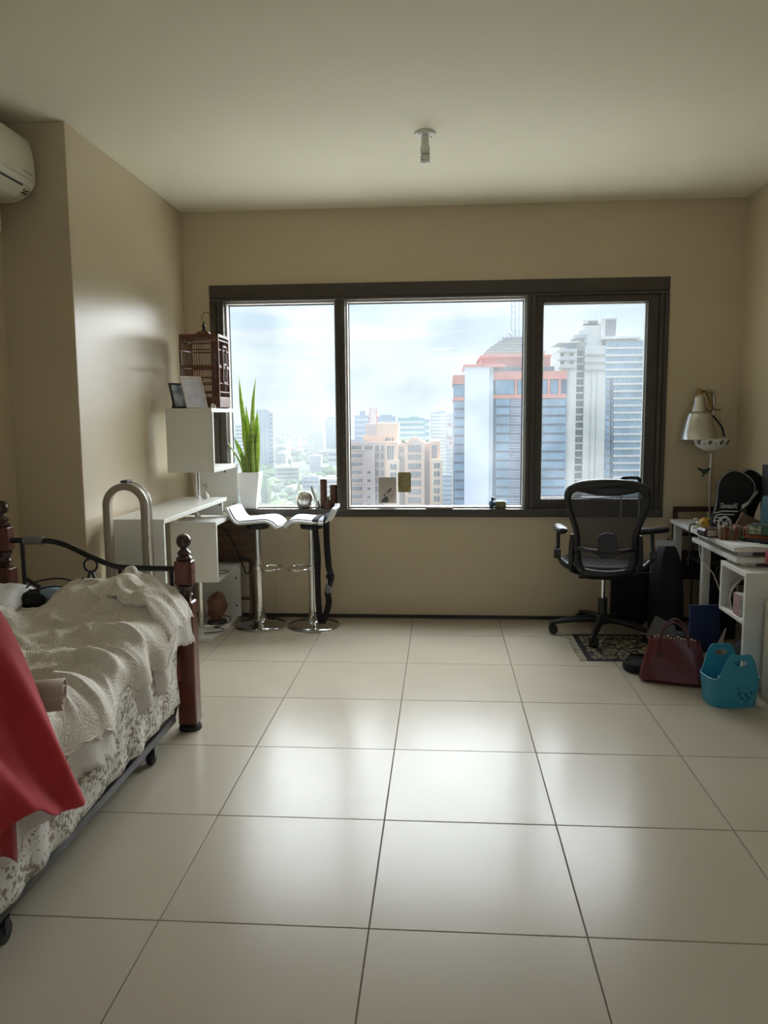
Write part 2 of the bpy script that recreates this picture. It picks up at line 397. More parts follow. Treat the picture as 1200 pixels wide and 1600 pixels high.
# folded wooden tray table between shelf and wall
M['walnut'] = ramp_mat('walnut_veneer', noise_fac(3.0, 6, (1.2, 6, 9), .6), [(.3, (0.055, 0.026, 0.012)), (.55, (0.12, 0.062, 0.030)), (.75, (0.17, 0.095, 0.05))], .42)
tt = thing('folded_tray_table', 'brown wooden folding table tucked between the white shelf and the window wall', 'table', (-1.22, 3.40, 0))
def L_(o, parent): return o
B((-.20, -.012, .405), (.118, .010, .745)).build('tabletop', M['walnut'], tt, bevel=.003)
for xx in (.058, .088): B((xx, -.011, .0), (xx+.022, .009, .404)).build('leg', M['walnut'], tt, bevel=.003)
B((-.02, -.008, .13), (.058, .006, .15)).build('stretcher', M['walnut'], tt, bevel=.002)
MB().cyl((.105, -.016, .69), (.105, -.011, .69), .005, n=10).build('knob', M['chrome'], tt)

# things on and in the shelf
M['salt'] = mat('pink_salt_rock', (0.19, 0.085, 0.050), .6, var=(14, .35), bump=(22, .8, .01))
sl = thing('salt_lamp', 'orange pink rock salt lamp on the base of the white shelf', 'lamp', (-1.335, 3.16, bt+.001))
rk = MB(); rk.ball((0, 0, .115), .1, 14, 10, (.62, .6, 1.0))
for i, v in enumerate(rk.v):
    n_ = nz3(v[0]*16, v[1]*16, v[2]*16)*.022; d_ = Vector((v[0], v[1], 0)); d_ = d_.normalized() if d_.length > 1e-5 else Vector((0, 0, 0))
    rk.v[i] = (v[0]+d_.x*n_+.012*(v[2]-.1)/.1*.6, v[1]+d_.y*n_, max(.016, v[2]+n_*.5))
rk.build('salt_rock', M['salt'], sl)
MB().lathe([(.062, 0), (.066, .004), (.064, .018), (.05, .02)], n=20).build('lamp_base', M['black_pl'], sl)
def cord(name, label, pts, r=.0028, m=None, n=8):
    base = Vector(pts[0]); o = MB().tube([p-base for p in bez(pts, 8)], r, n).build(name, m or M['rubber']); o.location = base
    return tag(o, label, 'cable')
cord('power_cord', 'thin black lamp cord coiled round the salt lamp', [(-1.40, 3.21, .028), (-1.31, 3.26, .05), (-1.255, 3.22, .032), (-1.27, 3.10, .028), (-1.32, 3.04, .028), (-1.25, 3.00, .028), (-1.24, 2.93, .028), (-1.34, 2.88, .028)])
cord('black_strap', 'black cable loop hanging in front of the brown folding table', [(-1.36, 3.36, .66), (-1.30, 3.345, .63), (-1.24, 3.33, .52), (-1.19, 3.33, .40), (-1.165, 3.34, .33), (-1.135, 3.345, .37), (-1.145, 3.35, .42), (-1.20, 3.35, .44)], .005)
ring = MB(); ring.tube([(.075*cos(a*pi/16), .055*sin(a*pi/16), 0) for a in range(32)], .002, 6, closed=True)
ro = ring.build('wire_hoop', M['black_metal']); ro.location = (-1.27, 3.0, .41)
tag(ro, 'thin dark wire hoop lying on the lowest white shelf board', 'hoop')

bv = thing('bud_vase', 'tiny white bud vase with a green sprig on the swivel desk top', 'vase', (-1.33, 2.98, .8985))
MB().lathe([(.014, 0), (.020, .008), (.022, .02), (.012, .035), (.007, .045), (.009, .05)], n=16).build('vase_body', M['white_pl'], bv)
M['leafg'] = mat('sprig_green', (0.10, 0.20, 0.05), .5, var=(20, .3))
sp = MB(); sp.tube([(0, 0, .03), (.003, 0, .07), (.0, .0, .10)], .0012, 5)
for (dx, dz, a) in ((.012, .085, .6), (-.012, .095, -.6), (.010, .105, .4)):
    sp.add([(0, 0, dz-.015), (dx*.6, .004, dz-.004), (dx*1.5, 0, dz), (dx*.7, -.004, dz-.010)], [(0, 1, 2, 3)], True)
sp.build('sprig', M['leafg'], bv, solid=.0008)

# bird cage on the top board
M['cagewood'] = mat('reddish_cage_wood', (0.135, 0.045, 0.022), .42, var=(10, .3, (1, 1, 6)))
M['darkwood'] = mat('dark_turned_wood', (0.030, 0.014, 0.010), .35, var=(10, .3))
cx0, cx1, cy0, cy1, cz0, cz1 = -1.461, -1.207, 2.955, 3.205, 1.481, 1.947
cg = thing('bird_cage', 'reddish brown wooden bird cage with a wire hook on top of the white shelf', 'bird cage', ((cx0+cx1)/2, (cy0+cy1)/2, cz0))
hw, hd, hh = (cx1-cx0)/2, (cy1-cy0)/2, cz1-cz0
K = M['cagewood']
B((-hw, -hd, .006), (hw, hd, .072)).build('base_drawer', K, cg, bevel=.003)
for i, (a, b) in enumerate(((-1, -1), (1, -1), (1, 1), (-1, 1))):
    B((a*(hw-.012) if a > 0 else -hw, b*(hd-.012) if b > 0 else -hd, .072), (hw if a > 0 else -hw+.012, hd if b > 0 else -hd+.012, hh-.02)).build('corner_post', K, cg, bevel=.002)
    MB().ball((a*(hw-.02), b*(hd-.02), .009), .008, 10, 6).build('foot', M['darkwood'], cg)
B((-hw, -hd, hh-.02), (hw, hd, hh)).build('cage_roof', K, cg, bevel=.003)
for z_ in (.10, .155, .255, .265, .365, .425):
    for s_ in (-1, 1):
        B((-hw+.012, s_*(hd-.006)-.004, z_), (hw-.012, s_*(hd-.006)+.004, z_+.008)).build('rail', K, cg)
        B((s_*(hw-.006)-.004, -hd+.012, z_), (s_*(hw-.006)+.004, hd-.012, z_+.008)).build('rail', K, cg)
barp = MB().cyl((0, 0, .072), (0, 0, hh-.02), .0019, n=6).build('bar', K, cg)
first = True
for k in range(15):
    t_ = -hw+.012+(2*hw-.024)*(k+.5)/15
    for s_ in (-1, 1):
        for (lx, ly) in ((t_, s_*(hd-.006)), (s_*(hw-.006), t_)):
            o = barp if first else inst(barp, 'bar', cg)
            o.location = (lx, ly, 0); first = False
# door panel on the right face with crosspieces
dr = MB(); dr.box((hw-.001, -.045, .16), (hw+.006, -.037, .40)); dr.box((hw-.001, .037, .16), (hw+.006, .045, .40)); dr.box((hw-.001, -.045, .16), (hw+.006, .045, .17)); dr.box((hw-.001, -.045, .39), (hw+.006, .045, .40)); dr.box((hw-.001, -.045, .275), (hw+.006, .045, .285))
dr.build('cage_door', K, cg)
MB().tube([(-.06, 0, .20), (.06, 0, .20)], .005, 8).build('perch', M['darkwood'], cg)
MB().add([(-.055, -.05, hh), (.055, -.05, hh), (.055, .05, hh), (-.055, .05, hh), (-.03, -.028, hh+.028), (.03, -.028, hh+.028), (.03, .028, hh+.028), (-.03, .028, hh+.028)],
         [(3, 2, 1, 0), (4, 5, 6, 7), (0, 1, 5, 4), (1, 2, 6, 5), (2, 3, 7, 6), (3, 0, 4, 7)]).build('crown', K, cg, bevel=.004)
MB().lathe([(.012, hh+.028), (.016, hh+.036), (.009, hh+.046), (.013, hh+.056), (.013, hh+.066), (.006, hh+.078), (.005, hh+.09)], n=14).build('finial', M['darkwood'], cg)
MB().tube(bez([(0, 0, hh+.088), (-.01, 0, hh+.115), (.002, 0, hh+.142), (.03, 0, hh+.148), (.055, 0, hh+.118)], 6), .0022, 6).build('hook', M['black_metal'], cg)

# leaning frames in front of the cage
def leaning(name, label, cat, loc, w_, h_, tilt, rz, fm, pm, border, stand=True):
    t = thing(name, label, cat, loc, rz)
    q = Matrix.Rotation(-tilt, 4, 'X')
    f = MB(); f.box((-w_/2, 0, 0), (-w_/2+border, .014, h_)); f.box((w_/2-border, 0, 0), (w_/2, .014, h_)); f.box((-w_/2+border, 0, 0), (w_/2-border, .014, border)); f.box((-w_/2+border, 0, h_-border), (w_/2-border, .014, h_))
    f.xf(q).build('frame', fm, t, bevel=.0015)
    MB().box((-w_/2+border, .004, border), (w_/2-border, .010, h_-border)).xf(q).build('picture', pm, t)
    if stand:
        MB().add([tuple(q @ Vector(v)) for v in ((-.025, .014, .02), (.025, .014, .02), (.02, .014, h_*.7), (-.02, .014, h_*.7))]+[(-.025, .075, 0), (.025, .075, 0)],
                 [(0, 1, 2, 3), (4, 3, 2, 5), (0, 4, 5, 1), (0, 3, 4), (1, 5, 2)]).build('easel_back', M['darkwood'], t)
    return t
M['photo'] = ramp_mat('pale_photo_print', noise_fac(14, 3), [(.35, (0.30, 0.36, 0.40)), (.5, (0.66, 0.72, 0.75)), (.7, (0.78, 0.82, 0.82))], .2)
M['photo2'] = ramp_mat('lavender_photo_print', noise_fac(18, 3), [(.3, (0.62, 0.62, 0.76)), (.5, (0.74, 0.73, 0.84)), (.7, (0.84, 0.83, 0.88))], .25)
M['lav'] = mat('pearly_lavender_frame', (0.78, 0.72, 0.74), .35, var=(12, .08))
leaning('picture_frame', 'small black picture frame leaning back on the white shelf top', 'picture frame', (-1.425, 2.855, 1.481), .105, .165, radians(17), radians(52), M['black_pl'], M['photo'], .011)
leaning('plastic_photo_stand', 'pearly lavender frame leaning in front of the bird cage', 'picture frame', (-1.318, 2.845, 1.483), .150, .21, radians(20), radians(50), M['lav'], M['photo2'], .012, True)
fg = MB(); fg.box((-.016, -.006, 0), (.016, .006, .012)); fg.ball((-.006, 0, .02), .009, 10, 6); fg.ball((.010, 0, .017), .006, 8, 6)
fo = fg.build('shell_figurine', M['white_pl'], bevel=.002); fo.location = (-1.236, 2.90, 1.481); tag(fo, 'little cream figurine at the foot of the bird cage', 'figurine')

# bladeless tower fan in front of the desk leg
M['fan'] = mat('champagne_plastic', (0.42, 0.37, 0.29), .35, metal=.12, var=(10, .05))
fn = thing('bladeless_fan', 'champagne coloured bladeless loop fan standing before the white desk leg', 'fan', (-1.378, 1.815, 0))
def loop(w_, z0, z1, y_):
    r_ = w_; pts = [(-w_, y_, z0+(z1-r_-z0)*k/10) for k in range(10)]
    pts += [(-r_*cos(pi*k/20), y_, z1-r_+r_*sin(pi*k/20)) for k in range(21)]
    pts += [(w_, y_, z1-r_-(z1-r_-z0)*k/10) for k in range(1, 11)]
    return pts
zt = 1.098
# cross-section swept round the loop: (offset inwards, y)
prof = [(0, -.034), (.002, -.036), (.032, -.036), (.034, -.034), (.026, .02), (.018, .026), (.004, .022)]
rows = []
for (o_, y_) in prof+[prof[0]]: rows.append(loop(.113-o_, .22, zt-o_, y_))
MB().grid(rows).build('air_loop', M['fan'], fn)
edge = MB().tube(loop(.1145, .22, zt+.002, .020), .0040, 8); edge.tube(loop(.1135, .22, zt+.0005, -.033), .0022, 6)
edge.build('chrome_trim', M['chrome'], fn)
MB().lathe([(.092, 0), (.097, .012), (.06, .022), (.056, .03), (.060, .18), (.075, .235), (.06, .245)], n=28).build('fan_base', M['fan'], fn)
rmb = MB().box((-.018, -.035, 0), (.018, .03, .011)).build('remote_control', M['black_pl'], bevel=.003); rmb.location = (-1.378, 1.815, zt+.003)
tag(rmb, 'small dark remote resting on top of the fan loop', 'remote')
cord('white_cable', 'thin white cable lying over the near end of the swivel desk top', [(-1.40, 2.20, .9005), (-1.36, 2.1, .9005), (-1.33, 1.99, .9005), (-1.325, 1.927, .902), (-1.325, 1.924, .86), (-1.33, 1.923, .7), (-1.335, 1.924, .45)], .0018, M['white_pl'], 6)

# ------------------------------------------------------------------ bar stools
M['seat_white'] = mat('glossy_white_seat', (0.80, 0.80, 0.79), .16, var=(5, .01), coat=.4)
M['seat_pad'] = mat('pale_grey_seat_pad', (0.62, 0.63, 0.66), .5, var=(20, .03))
def stool(loc, rz, label):
    t = thing('bar_stool', label, 'bar stool', loc, rz, 'chrome bar stools under the window')
    # local +X = towards the raised lip of the seat
    MB().lathe([(.176, 0), (.180, .004), (.176, .010), (.12, .020), (.06, .034), (.040, .055), (.033, .085), (.031, .10)], n=40).build('base_disc', M['chrome_dark'], t)
    MB().cyl((0, 0, .09), (0, 0, .40), .0285, n=24).build('lower_column', M['chrome'], t)
    MB().cyl((0, 0, .40), (0, 0, .68), .0225, n=24).build('gas_lift', M['chrome'], t)
    MB().lathe([(.0325, .385), (.0345, .39), (.0345, .41), (.0325, .415)], n=20).build('collar', M['chrome'], t)
    fr = MB(); fr.tube([(-.092+.074*cos(a), .10*sin(a), .40) for a in [2*pi*k/28 for k in range(28)]], .0075, 8, closed=True)
    fr.build('footrest', M['chrome'], t)
    MB().lathe([(.03, .665), (.075, .675), (.08, .69), (.08, .700)], n=20).build('seat_mount', M['black_pl'], t)
    # S-curved seat: profile along local x
    prof = bez([(-.160, 0, .680), (-.135, 0, .708), (-.09, 0, .728), (.03, 0, .718), (.10, 0, .716), (.135, 0, .742), (.165, 0, .795), (.182, 0, .825)], 5)
    def shell(off, inset, tk):
        top, bot = [], []
        rows_t = []
        n_ = len(prof)
        for i, p in enumerate(prof):
            s = i/(n_-1); e = max(0, abs(s-.5)*2-.72)/.28
            half = (.165-inset)*(1-.22*e*e)
            t_ = prof[min(i+1, n_-1)]-prof[max(i-1, 0)]; nn = Vector((-t_.z, 0, t_.x)).normalized()
            row = []
            for j in range(13):
                v = -1+2*j/12; row.append(p+Vector((0, v*half, 0))+nn*(off+.012*v*v))
            rows_t.append(row)
        return rows_t
    a = shell(.0, 0, 0)
    MB().grid(a).build('seat_shell', M['seat_white'], t, solid=.022, sub=1)
    b = shell(.0145, .022, 0)[2:-2]
    MB().grid(b).build('seat_pad', M['seat_pad'], t, solid=.006, sub=1)
    return t
stool((-1.045, 3.205, 0), pi-.04, 'chrome bar stool with white wavy seat beside the white shelf')
stool((-.675, 3.205, 0), .05, 'chrome bar stool with a black strap hanging over its white seat')
# strap over the right stool
st = thing('bag_strap', 'black webbing strap with a grey pompom hung over the bar stool seat', 'strap', (-.60, 3.075, .735))
def ribbon(pts, w_, name, m, par, wdir=Vector((1, 0, 0))):
    C_ = bez(pts, 6); rows = [[p-wdir*w_/2, p+wdir*w_/2] for p in C_]
    return MB().grid(rows).build(name, m, par, solid=.004)
ribbon([(-.012, .16, .028), (-.022, .03, .022), (-.028, -.022, .005), (-.024, -.028, -.06), (-.012, -.026, -.22), (-.016, -.026, -.36), (-.014, -.024, -.52), (-.004, -.022, -.675)], .040, 'strap_band', M['black_cloth'], st)
ribbon([(.055, .16, .040), (.050, .03, .040), (.048, -.028, -.01), (.050, -.03, -.15), (.060, -.03, -.30), (.075, -.032, -.36), (.050, -.03, -.46), (.056, -.028, -.53), (.035, -.026, -.62), (.008, -.026, -.68)], .042, 'strap_band', M['black_cloth'], st)
pch = MB().ball((.068, -.045, -.36), .03, 12, 8, (.9, .4, 1.1)).build('pouch', M['black_cloth'], st)
M['grey_fluff'] = mat('grey_pompom', (0.20, 0.20, 0.21), .9, var=(60, .3), bump=(120, .9, .006))
MB().ball((.055, -.055, -.44), .024, 14, 10, (.9, .7, 1.15)).build('pompom', M['grey_fluff'], st)
MB().tube([(.05, -.05, -.36), (.052, -.056, -.39), (.054, -.056, -.42)], .002, 6).build('chain', M['chrome'], st)

# ================================================================== WINDOW SILL
SZ = .789
pl = thing('snake_plant', 'tall green snake plant in a white tapered pot on the window sill', 'plant', (-1.16, 3.475, .7795))
pt = MB()
prof = [(.050, 0.0), (.083, .257), (.078, .260), (.070, .235)]
sq = lambda r_, z_: [(-r_, -r_*.72, z_), (r_, -r_*.72, z_), (r_, r_*.72, z_), (-r_, r_*.72, z_)]
pt.grid([sq(r_, z_) for r_, z_ in prof], closed=True, smooth=False); pt.f.append((3, 2, 1, 0)); pt.sm.append(False)
pt.build('pot', M['white_pl'], pl, bevel=.003)
M['soil'] = mat('dark_soil', (0.05, 0.035, 0.02), .95, var=(60, .4), bump=(80, .8, .006))
B((-.070, -.05, .2), (.070, .05, .236)).build('soil', M['soil'], pl)
def leaf_mat(name, a, b, c):
    def f(t, tcn):
        n = t.nodes.new('ShaderNodeTexNoise'); n.inputs['Scale'].default_value = 1.0; n.inputs['Detail'].default_value = 3
        mp = t.nodes.new('ShaderNodeMapping'); mp.inputs['Scale'].default_value = (9, 9, 55); t.links.new(tcn.outputs['Object'], mp.inputs[0]); t.links.new(mp.outputs[0], n.inputs['Vector'])
        return n.outputs[0]
    m = ramp_mat(name, f, [(.38, a), (.52, b), (.66, c)], .38)
    bs = m.node_tree.nodes['Principled BSDF']; bs.inputs['Subsurface Weight'].default_value = .0
    # leaves let light through
    t = m.node_tree; out = t.nodes['Material Output']; tl = t.nodes.new('ShaderNodeBsdfTranslucent'); tl.inputs[0].default_value = (*[min(1, v*2.2) for v in c], 1)
    mx = t.nodes.new('ShaderNodeMixShader'); mx.inputs[0].default_value = .35; t.links.new(bs.outputs[0], mx.inputs[1]); t.links.new(tl.outputs[0], mx.inputs[2]); t.links.new(mx.outputs[0], out.inputs[0])
    return m
M['leaf1'] = leaf_mat('snake_leaf', (0.05, 0.11, 0.022), (0.13, 0.23, 0.045), (0.28, 0.36, 0.09))
M['leafy'] = mat('yellow_leaf_edge', (0.52, 0.50, 0.10), .45, var=(20, .2))
def sleaf(x_, y_, lean_x, lean_y, h_, w_, tw, edge=True):
    rows, ed1, ed2 = [], [], []
    for i in range(13):
        s = i/12; wd = w_*(.45+.75*sin(pi*min(1, s*.62+.2)))*(1-max(0, (s-.72)/.28)**1.6)*.95 + .0006
        c = Vector((x_+lean_x*s*s+.006*sin(s*5+tw), y_+lean_y*s*s, .225+h_*s)); a = tw+s*.9
        d = Vector((cos(a), sin(a), 0)); nn = Vector((-sin(a), cos(a), 0))
        row = [c+d*wd*v+nn*(.35*wd*v*v) for v in (-1, -.5, 0, .5, 1)]
        rows.append(row); ed1.append([c+d*wd*-1.14+nn*(.4*wd), row[0]]); ed2.append([row[4], c+d*wd*1.14+nn*(.4*wd)])
    o = MB().grid(rows).build('leaf', M['leaf1'], pl, solid=.003)
    if edge:
        e = MB().grid(ed1); e.grid(ed2); e.build('leaf_margin', M['leafy'], o, solid=.0028)
for a in ((-.012, -.02, -.030, .0, .70, .014, .2), (.030, .0, .040, .0, .69, .016, .5), (-.045, .01, -.135, -.03, .29, .012, .9), (-.035, -.02, -.055, .0, .28, .012, -.4),
          (.018, .02, .012, .0, .52, .013, 1.2), (.050, -.01, .030, .0, .46, .016, -.3), (.042, .02, .008, .01, .43, .017, .7), (.026, -.03, .018, -.01, .40, .017, .1),
          (.000, .02, -.010, .0, .50, .010, -.6), (.010, -.03, -.012, -.02, .33, .014, .6), (.058, .0, .012, .0, .36, .012, 1.5), (-.02, .03, -.03, .02, .36, .010, .3),
          (-.005, -.035, .010, -.01, .22, .012, -.9), (.035, -.035, .03, -.02, .30, .013, .9), (-.03, .0, -.01, -.02, .17, .011, .1)):
    sleaf(*a)

M['silver'] = mat('brushed_silver_glass', (0.60, 0.585, 0.53), .26, metal=.9, var=(4, .25, (30, 30, 2)))
gv = MB().lathe([(.026, 0), (.034, .002), (.052, .018), (.0635, .045), (.0665, .066), (.0630, .088), (.050, .110), (.042, .118), (.040, .117), (.048, .105), (.06, .08), (.05, .03), (.02, .01)], n=36, capt=True).build('globe_vase', M['silver'])
gv.location = (-.768, 3.475, .7795); tag(gv, 'brushed silver globe vase on the window sill', 'vase')
M['cinnamon'] = mat('brown_carved_wood', (0.095, 0.036, 0.018), .6, var=(9, .3, (1, 1, 5)), bump=(40, .4, .003))
def candle(name, label, x_, r_, h_):
    t = thing(name, label, 'candle holder', (x_, 3.478, .7795), 0, 'brown candle pillars on the sill')
    MB().lathe([(r_, 0), (r_+.001, .004), (r_, h_*.5), (r_, h_), (r_*.7, h_), (r_*.66, h_-.012), (.001, h_-.014)], n=24, capt=False).build('pillar', M['cinnamon'], t)
    MB().cyl((0, 0, h_-.014), (0, 0, h_+.004), .0015, n=6).build('wick', M['black_pl'], t)
candle('candle_pillar', 'taller brown cylindrical candle pillar on the window sill', -.631, .0245, .205)
candle('candle_pillar', 'shorter brown cylindrical candle pillar beside the window mullion', -.561, .0255, .165)
bvase = thing('bottle_vase', 'small brown bottle vase between the two candle pillars', 'vase', (-.592, 3.43, .7795))
MB().lathe([(.018, 0), (.022, .006), (.023, .03), (.016, .055), (.007, .068), (.006, .082), (.010, .086), (.008, .087)], n=20).build('vase_body', M['cinnamon'], bvase)
MB().tube(bez([(-.015, 0, .083), (0, 0, .08), (.02, 0, .085), (.032, 0, .082)], 4), .0015, 6).build('twig', M['darkwood'], bvase)
fv = thing('feather_vase', 'little grey vase holding one long white feather', 'vase', (-.672, 3.46, .7795))
MB().lathe([(.012, 0), (.017, .006), (.018, .02), (.010, .045), (.006, .058), (.008, .062)], n=18).build('vase_body', M['steel'], fv)
fr_ = [[Vector((-.005-.045*s-.012*sin(pi*s), 0, .045+.115*s)), Vector((.004-.04*s, 0, .045+.115*s))] for s in [k/8 for k in range(9)]]
MB().grid(fr_).build('feather', M['white_pl'], fv, solid=.001)
MB().tube([(.012, .0, .0), (-.02, 0, .07), (-.045, 0, .155)], .0018, 6).build('quill', M['black_pl'], fv)

# cards taped to the glass
M['card1'] = mat('pale_pink_card', (0.52, 0.46, 0.42), .6, var=(8, .04)); M['card2'] = ramp_mat('mustard_card', noise_fac(9, 4, (3, 1, 1)), [(.35, (0.20, 0.16, 0.06)), (.6, (0.36, 0.30, 0.14))], .6)
YG = YW+.13-.0135
c1_ = thing('window_card', 'pale pink card with a grey vase drawing stuck to the glass', 'card', (-.184, YG-.0015, .805))
B((-.063, -.001, 0), (.063, .0015, .187)).build('card', M['card1'], c1_)
M['ink'] = mat('grey_ink', (0.09, 0.10, 0.09), .7, var=(30, .2)); M['ink2'] = mat('pale_brown_ink', (0.26, 0.20, 0.17), .7, var=(30, .2))
ik = MB(); ik.prism([(-.048, .008), (.0, .008), (.008, .03), (.0, .045), (-.012, .052), (-.038, .03)], -.0018, -.0011, 'Y')
ik.prism([(-.03, .062), (-.022, .07), (-.018, .066), (-.008, .072), (-.018, .055), (-.023, .052)], -.0018, -.0011, 'Y')
ik.prism([(-.005, .07), (.0, .092), (.012, .10), (.02, .106), (.03, .112), (.028, .096), (.018, .088), (.01, .076)], -.0018, -.0011, 'Y')
ik.build('vase_drawing', M['ink'], c1_)
il = MB()
for (xa, za, xb, zb) in ((-.05, .12, -.03, .135), (-.03, .135, .0, .125), (-.045, .11, -.015, .118), (.0, .138, .015, .15), (.012, .15, .025, .138), (.01, .05, .03, .058), (.015, .042, .045, .055), (.03, .058, .05, .064)):
    il.tube([(xa, -.0018, za), ((xa+xb)/2, -.0018, (za+zb)/2+.006), (xb, -.0018, zb)], .0013, 5)
il.build('pen_strokes', M['ink2'], c1_)
c2_ = thing('window_card', 'mustard brown rounded card stuck to the glass', 'card', (-.063, YG-.0015, .885))
def rrect(w_, h_, r_, n=5):
    out = []
    for (cx_, cz_, a0) in ((w_/2-r_, h_-r_, 0), (-w_/2+r_, h_-r_, pi/2), (-w_/2+r_, r_, pi), (w_/2-r_, r_, 1.5*pi)):
        out += [(cx_+r_*cos(a0+pi/2*k/n), cz_+r_*sin(a0+pi/2*k/n)) for k in range(n+1)]
    return out
MB().prism(rrect(.092, .142, .01), -.001, .0015, 'Y').build('card', M['card2'], c2_)
q_ = MB(); q_.prism([(-.028, .104), (-.02, .113), (-.012, .108), (-.018, .101)], -.0018, -.0011, 'Y'); q_.box((-.03, -.0018, .082), (.005, -.0011, .084)); q_.box((-.026, -.0018, .074), (.0, -.0011, .0755))
q_.build('print', M['ink'], c2_)

bk = thing('slim_book', 'thin dark red book lying on the window sill', 'book', (.185, 3.465, .7795), -.05)
M['maroon'] = mat('maroon_cover', (0.060, 0.022, 0.020), .5, var=(10, .2))
cb = MB(); cb.box((-.095, -.04, 0), (.095, .05, .0025)); cb.box((-.095, -.04, .0115), (.095, .05, .014)); cb.box((-.095, .047, .0025), (.095, .05, .0115)); cb.build('cover', M['maroon'], bk)
B((-.092, -.037, .0026), (.092, .046, .0114)).build('pages', M['card1'], bk)
bd = thing('bluebird_ornament', 'blue ceramic bird ornament on the window sill', 'ornament', (.548, 3.47, .7795))
M['bluec'] = mat('blue_ceramic', (0.07, 0.16, 0.30), .25, var=(16, .3)); M['navy'] = mat('navy_ceramic', (0.012, 0.016, 0.03), .3, var=(16, .3))
MB().ball((0, 0, .030), .03, 14, 10, (.72, .85, 1.0)).build('body', M['bluec'], bd); MB().ball((.006, 0, .067), .013, 12, 8).build('head', M['navy'], bd)
MB().lathe([(.005, 0), (.0005, .016)], n=8, axis='X', c=(.016, 0, .067)).build('beak', M['navy'], bd)
M['jade'] = ramp_mat('mottled_olive_glaze', noise_fac(30, 4), [(.35, (0.08, 0.09, 0.03)), (.6, (0.22, 0.22, 0.10))], .3)
jr = thing('olive_trinket_box', 'mottled olive green round trinket box beside the blue bird', 'box', (.608, 3.47, .7795))
MB().lathe([(.032, 0), (.038, .004), (.041, .02), (.040, .036), (.034, .037)], n=26).build('box_body', M['jade'], jr)
MB().lathe([(.041, .0375), (.040, .046), (.030, .054), (.012, .057), (.001, .058)], n=26, capt=False).build('lid', M['jade'], jr)

# ================================================================== DAY BED
M['mahog'] = mat('mahogany_wood', (0.115, 0.028, 0.016), .32, var=(6, .35, (3, 3, 1)), coat=.3)
M['mahogd'] = mat('dark_mahogany', (0.034, 0.010, 0.008), .28, var=(8, .3), coat=.4)
bedt = thing('day_bed', 'day bed with turned mahogany posts, black metal rails and floral side', 'bed', (-1.37, .40, 0))
bedloc = Vector((-1.37, .40, 0))
def W2(o):   # parts authored in world coordinates under the bed
    o.location = -bedloc; return o
def post(x_, y_, dz):
    p = MB()
    s = .040
    p.add([(x_-s*1.06, y_-s*1.06, .03), (x_+s*1.06, y_-s*1.06, .03), (x_+s*1.06, y_+s*1.06, .03), (x_-s*1.06, y_+s*1.06, .03), (x_-s, y_-s, .60+dz), (x_+s, y_-s, .60+dz), (x_+s, y_+s, .60+dz), (x_-s, y_+s, .60+dz)],
          [(3, 2, 1, 0), (4, 5, 6, 7), (0, 1, 5, 4), (1, 2, 6, 5), (2, 3, 7, 6), (3, 0, 4, 7)])
    po = W2(p.build('post', M['mahog'], bedt, bevel=.008))
    c = .014; z0, z1 = .678+dz, .784+dz
    oc = [(-s, -s+c), (-s+c, -s), (s-c, -s), (s, -s+c), (s, s-c), (s-c, s), (-s+c, s), (-s, s-c)]
    MB().prism([(x_+u, y_+v) for u, v in oc], z0, z1).build('post_block', M['mahog'], po, bevel=.004)
    MB().lathe([(.022, .60), (.024, .615), (.034, .63), (.026, .645), (.030, .655), (.036, .662), (.036, .672), (.028, .678)], (x_, y_, dz), 20).build('turned_neck', M['mahogd'], po)
    MB().lathe([(.026, .784), (.034, .790), (.036, .800), (.028, .808), (.024, .812), (.030, .818), (.031, .824), (.024, .832), (.016, .840), (.015, .846), (.024, .852), (.031, .864), (.0335, .878), (.030, .893), (.020, .904), (.0005, .909)], (x_, y_, dz-.004), 22, capt=False).build('finial', M['mahogd'], po)
    MB().lathe([(.050, 0), (.052, .006), (.048, .022), (.036, .03)], (x_, y_, 0), 24).build('post_foot', M['rubber'], po)
    MB().cyl((x_+.038, y_+.0, .735+dz), (x_+.0425, y_, .735+dz), .006, n=10).build('bolt_hole', M['mahogd'], po)
YE, YN, XPR, XPL = 1.382, -.62, -.951, -1.790
post(XPR, YE, 0); post(XPL, YE, .15); post(XPR, YN, 0); post(XPL, YN, .15)
BM = M['black_metal']
for ye in (YE, YN):
    W2(MB().tube(bez([(-1.76, ye, .872), (-1.60, ye, .872), (-1.50, ye, .853), (-1.38, ye, .797), (-1.27, ye, .756), (-1.18, ye, .750), (-1.08, ye, .747), (-.985, ye, .746)], 6), .0125, 10).build('end_rail', BM, bedt))
    W2(MB().tube([(-1.755, ye, .40), (-.985, ye, .40)], .011, 8).build('end_rail', BM, bedt))
    for xx, zt_ in ((-1.70, .872), (-1.012, .747), (-1.25, .754)):
        W2(MB().tube([(xx, ye, .40), (xx, ye, zt_)], .0095, 8).build('spindle', BM, bedt))
    W2(MB().tube([(-1.70, ye, .70), (-1.62, ye, .65), (-1.50, ye, .58)], .009, 8).build('brace', BM, bedt))
    ri = MB(); ri.tube([(-1.385+.030*cos(a*pi/12), ye, .760+.030*sin(a*pi/12)) for a in range(24)], .0055, 8, closed=True)
    ri.tube([(-1.39, ye, .73), (-1.42, ye, .63)], .007, 8); ri.tube([(-1.38, ye, .73), (-1.345, ye, .63)], .007, 8)
    W2(ri.build('scroll_ring', BM, bedt))
M['sleeve'] = mat('grey_foam_sleeve', (0.20, 0.20, 0.21), .6, var=(15, .1))
W2(MB().tube([(-1.69, YE, .873), (-1.60, YE, .872)], .0185, 14).build('rail_sleeve', M['sleeve'], bedt))
W2(MB().box((-1.775, YN, .25), (-1.755, YE, .36)).box((-.985, YN, .25), (-.965, YE, .36)).build('side_rail', M['mahog'], bedt, bevel=.004))
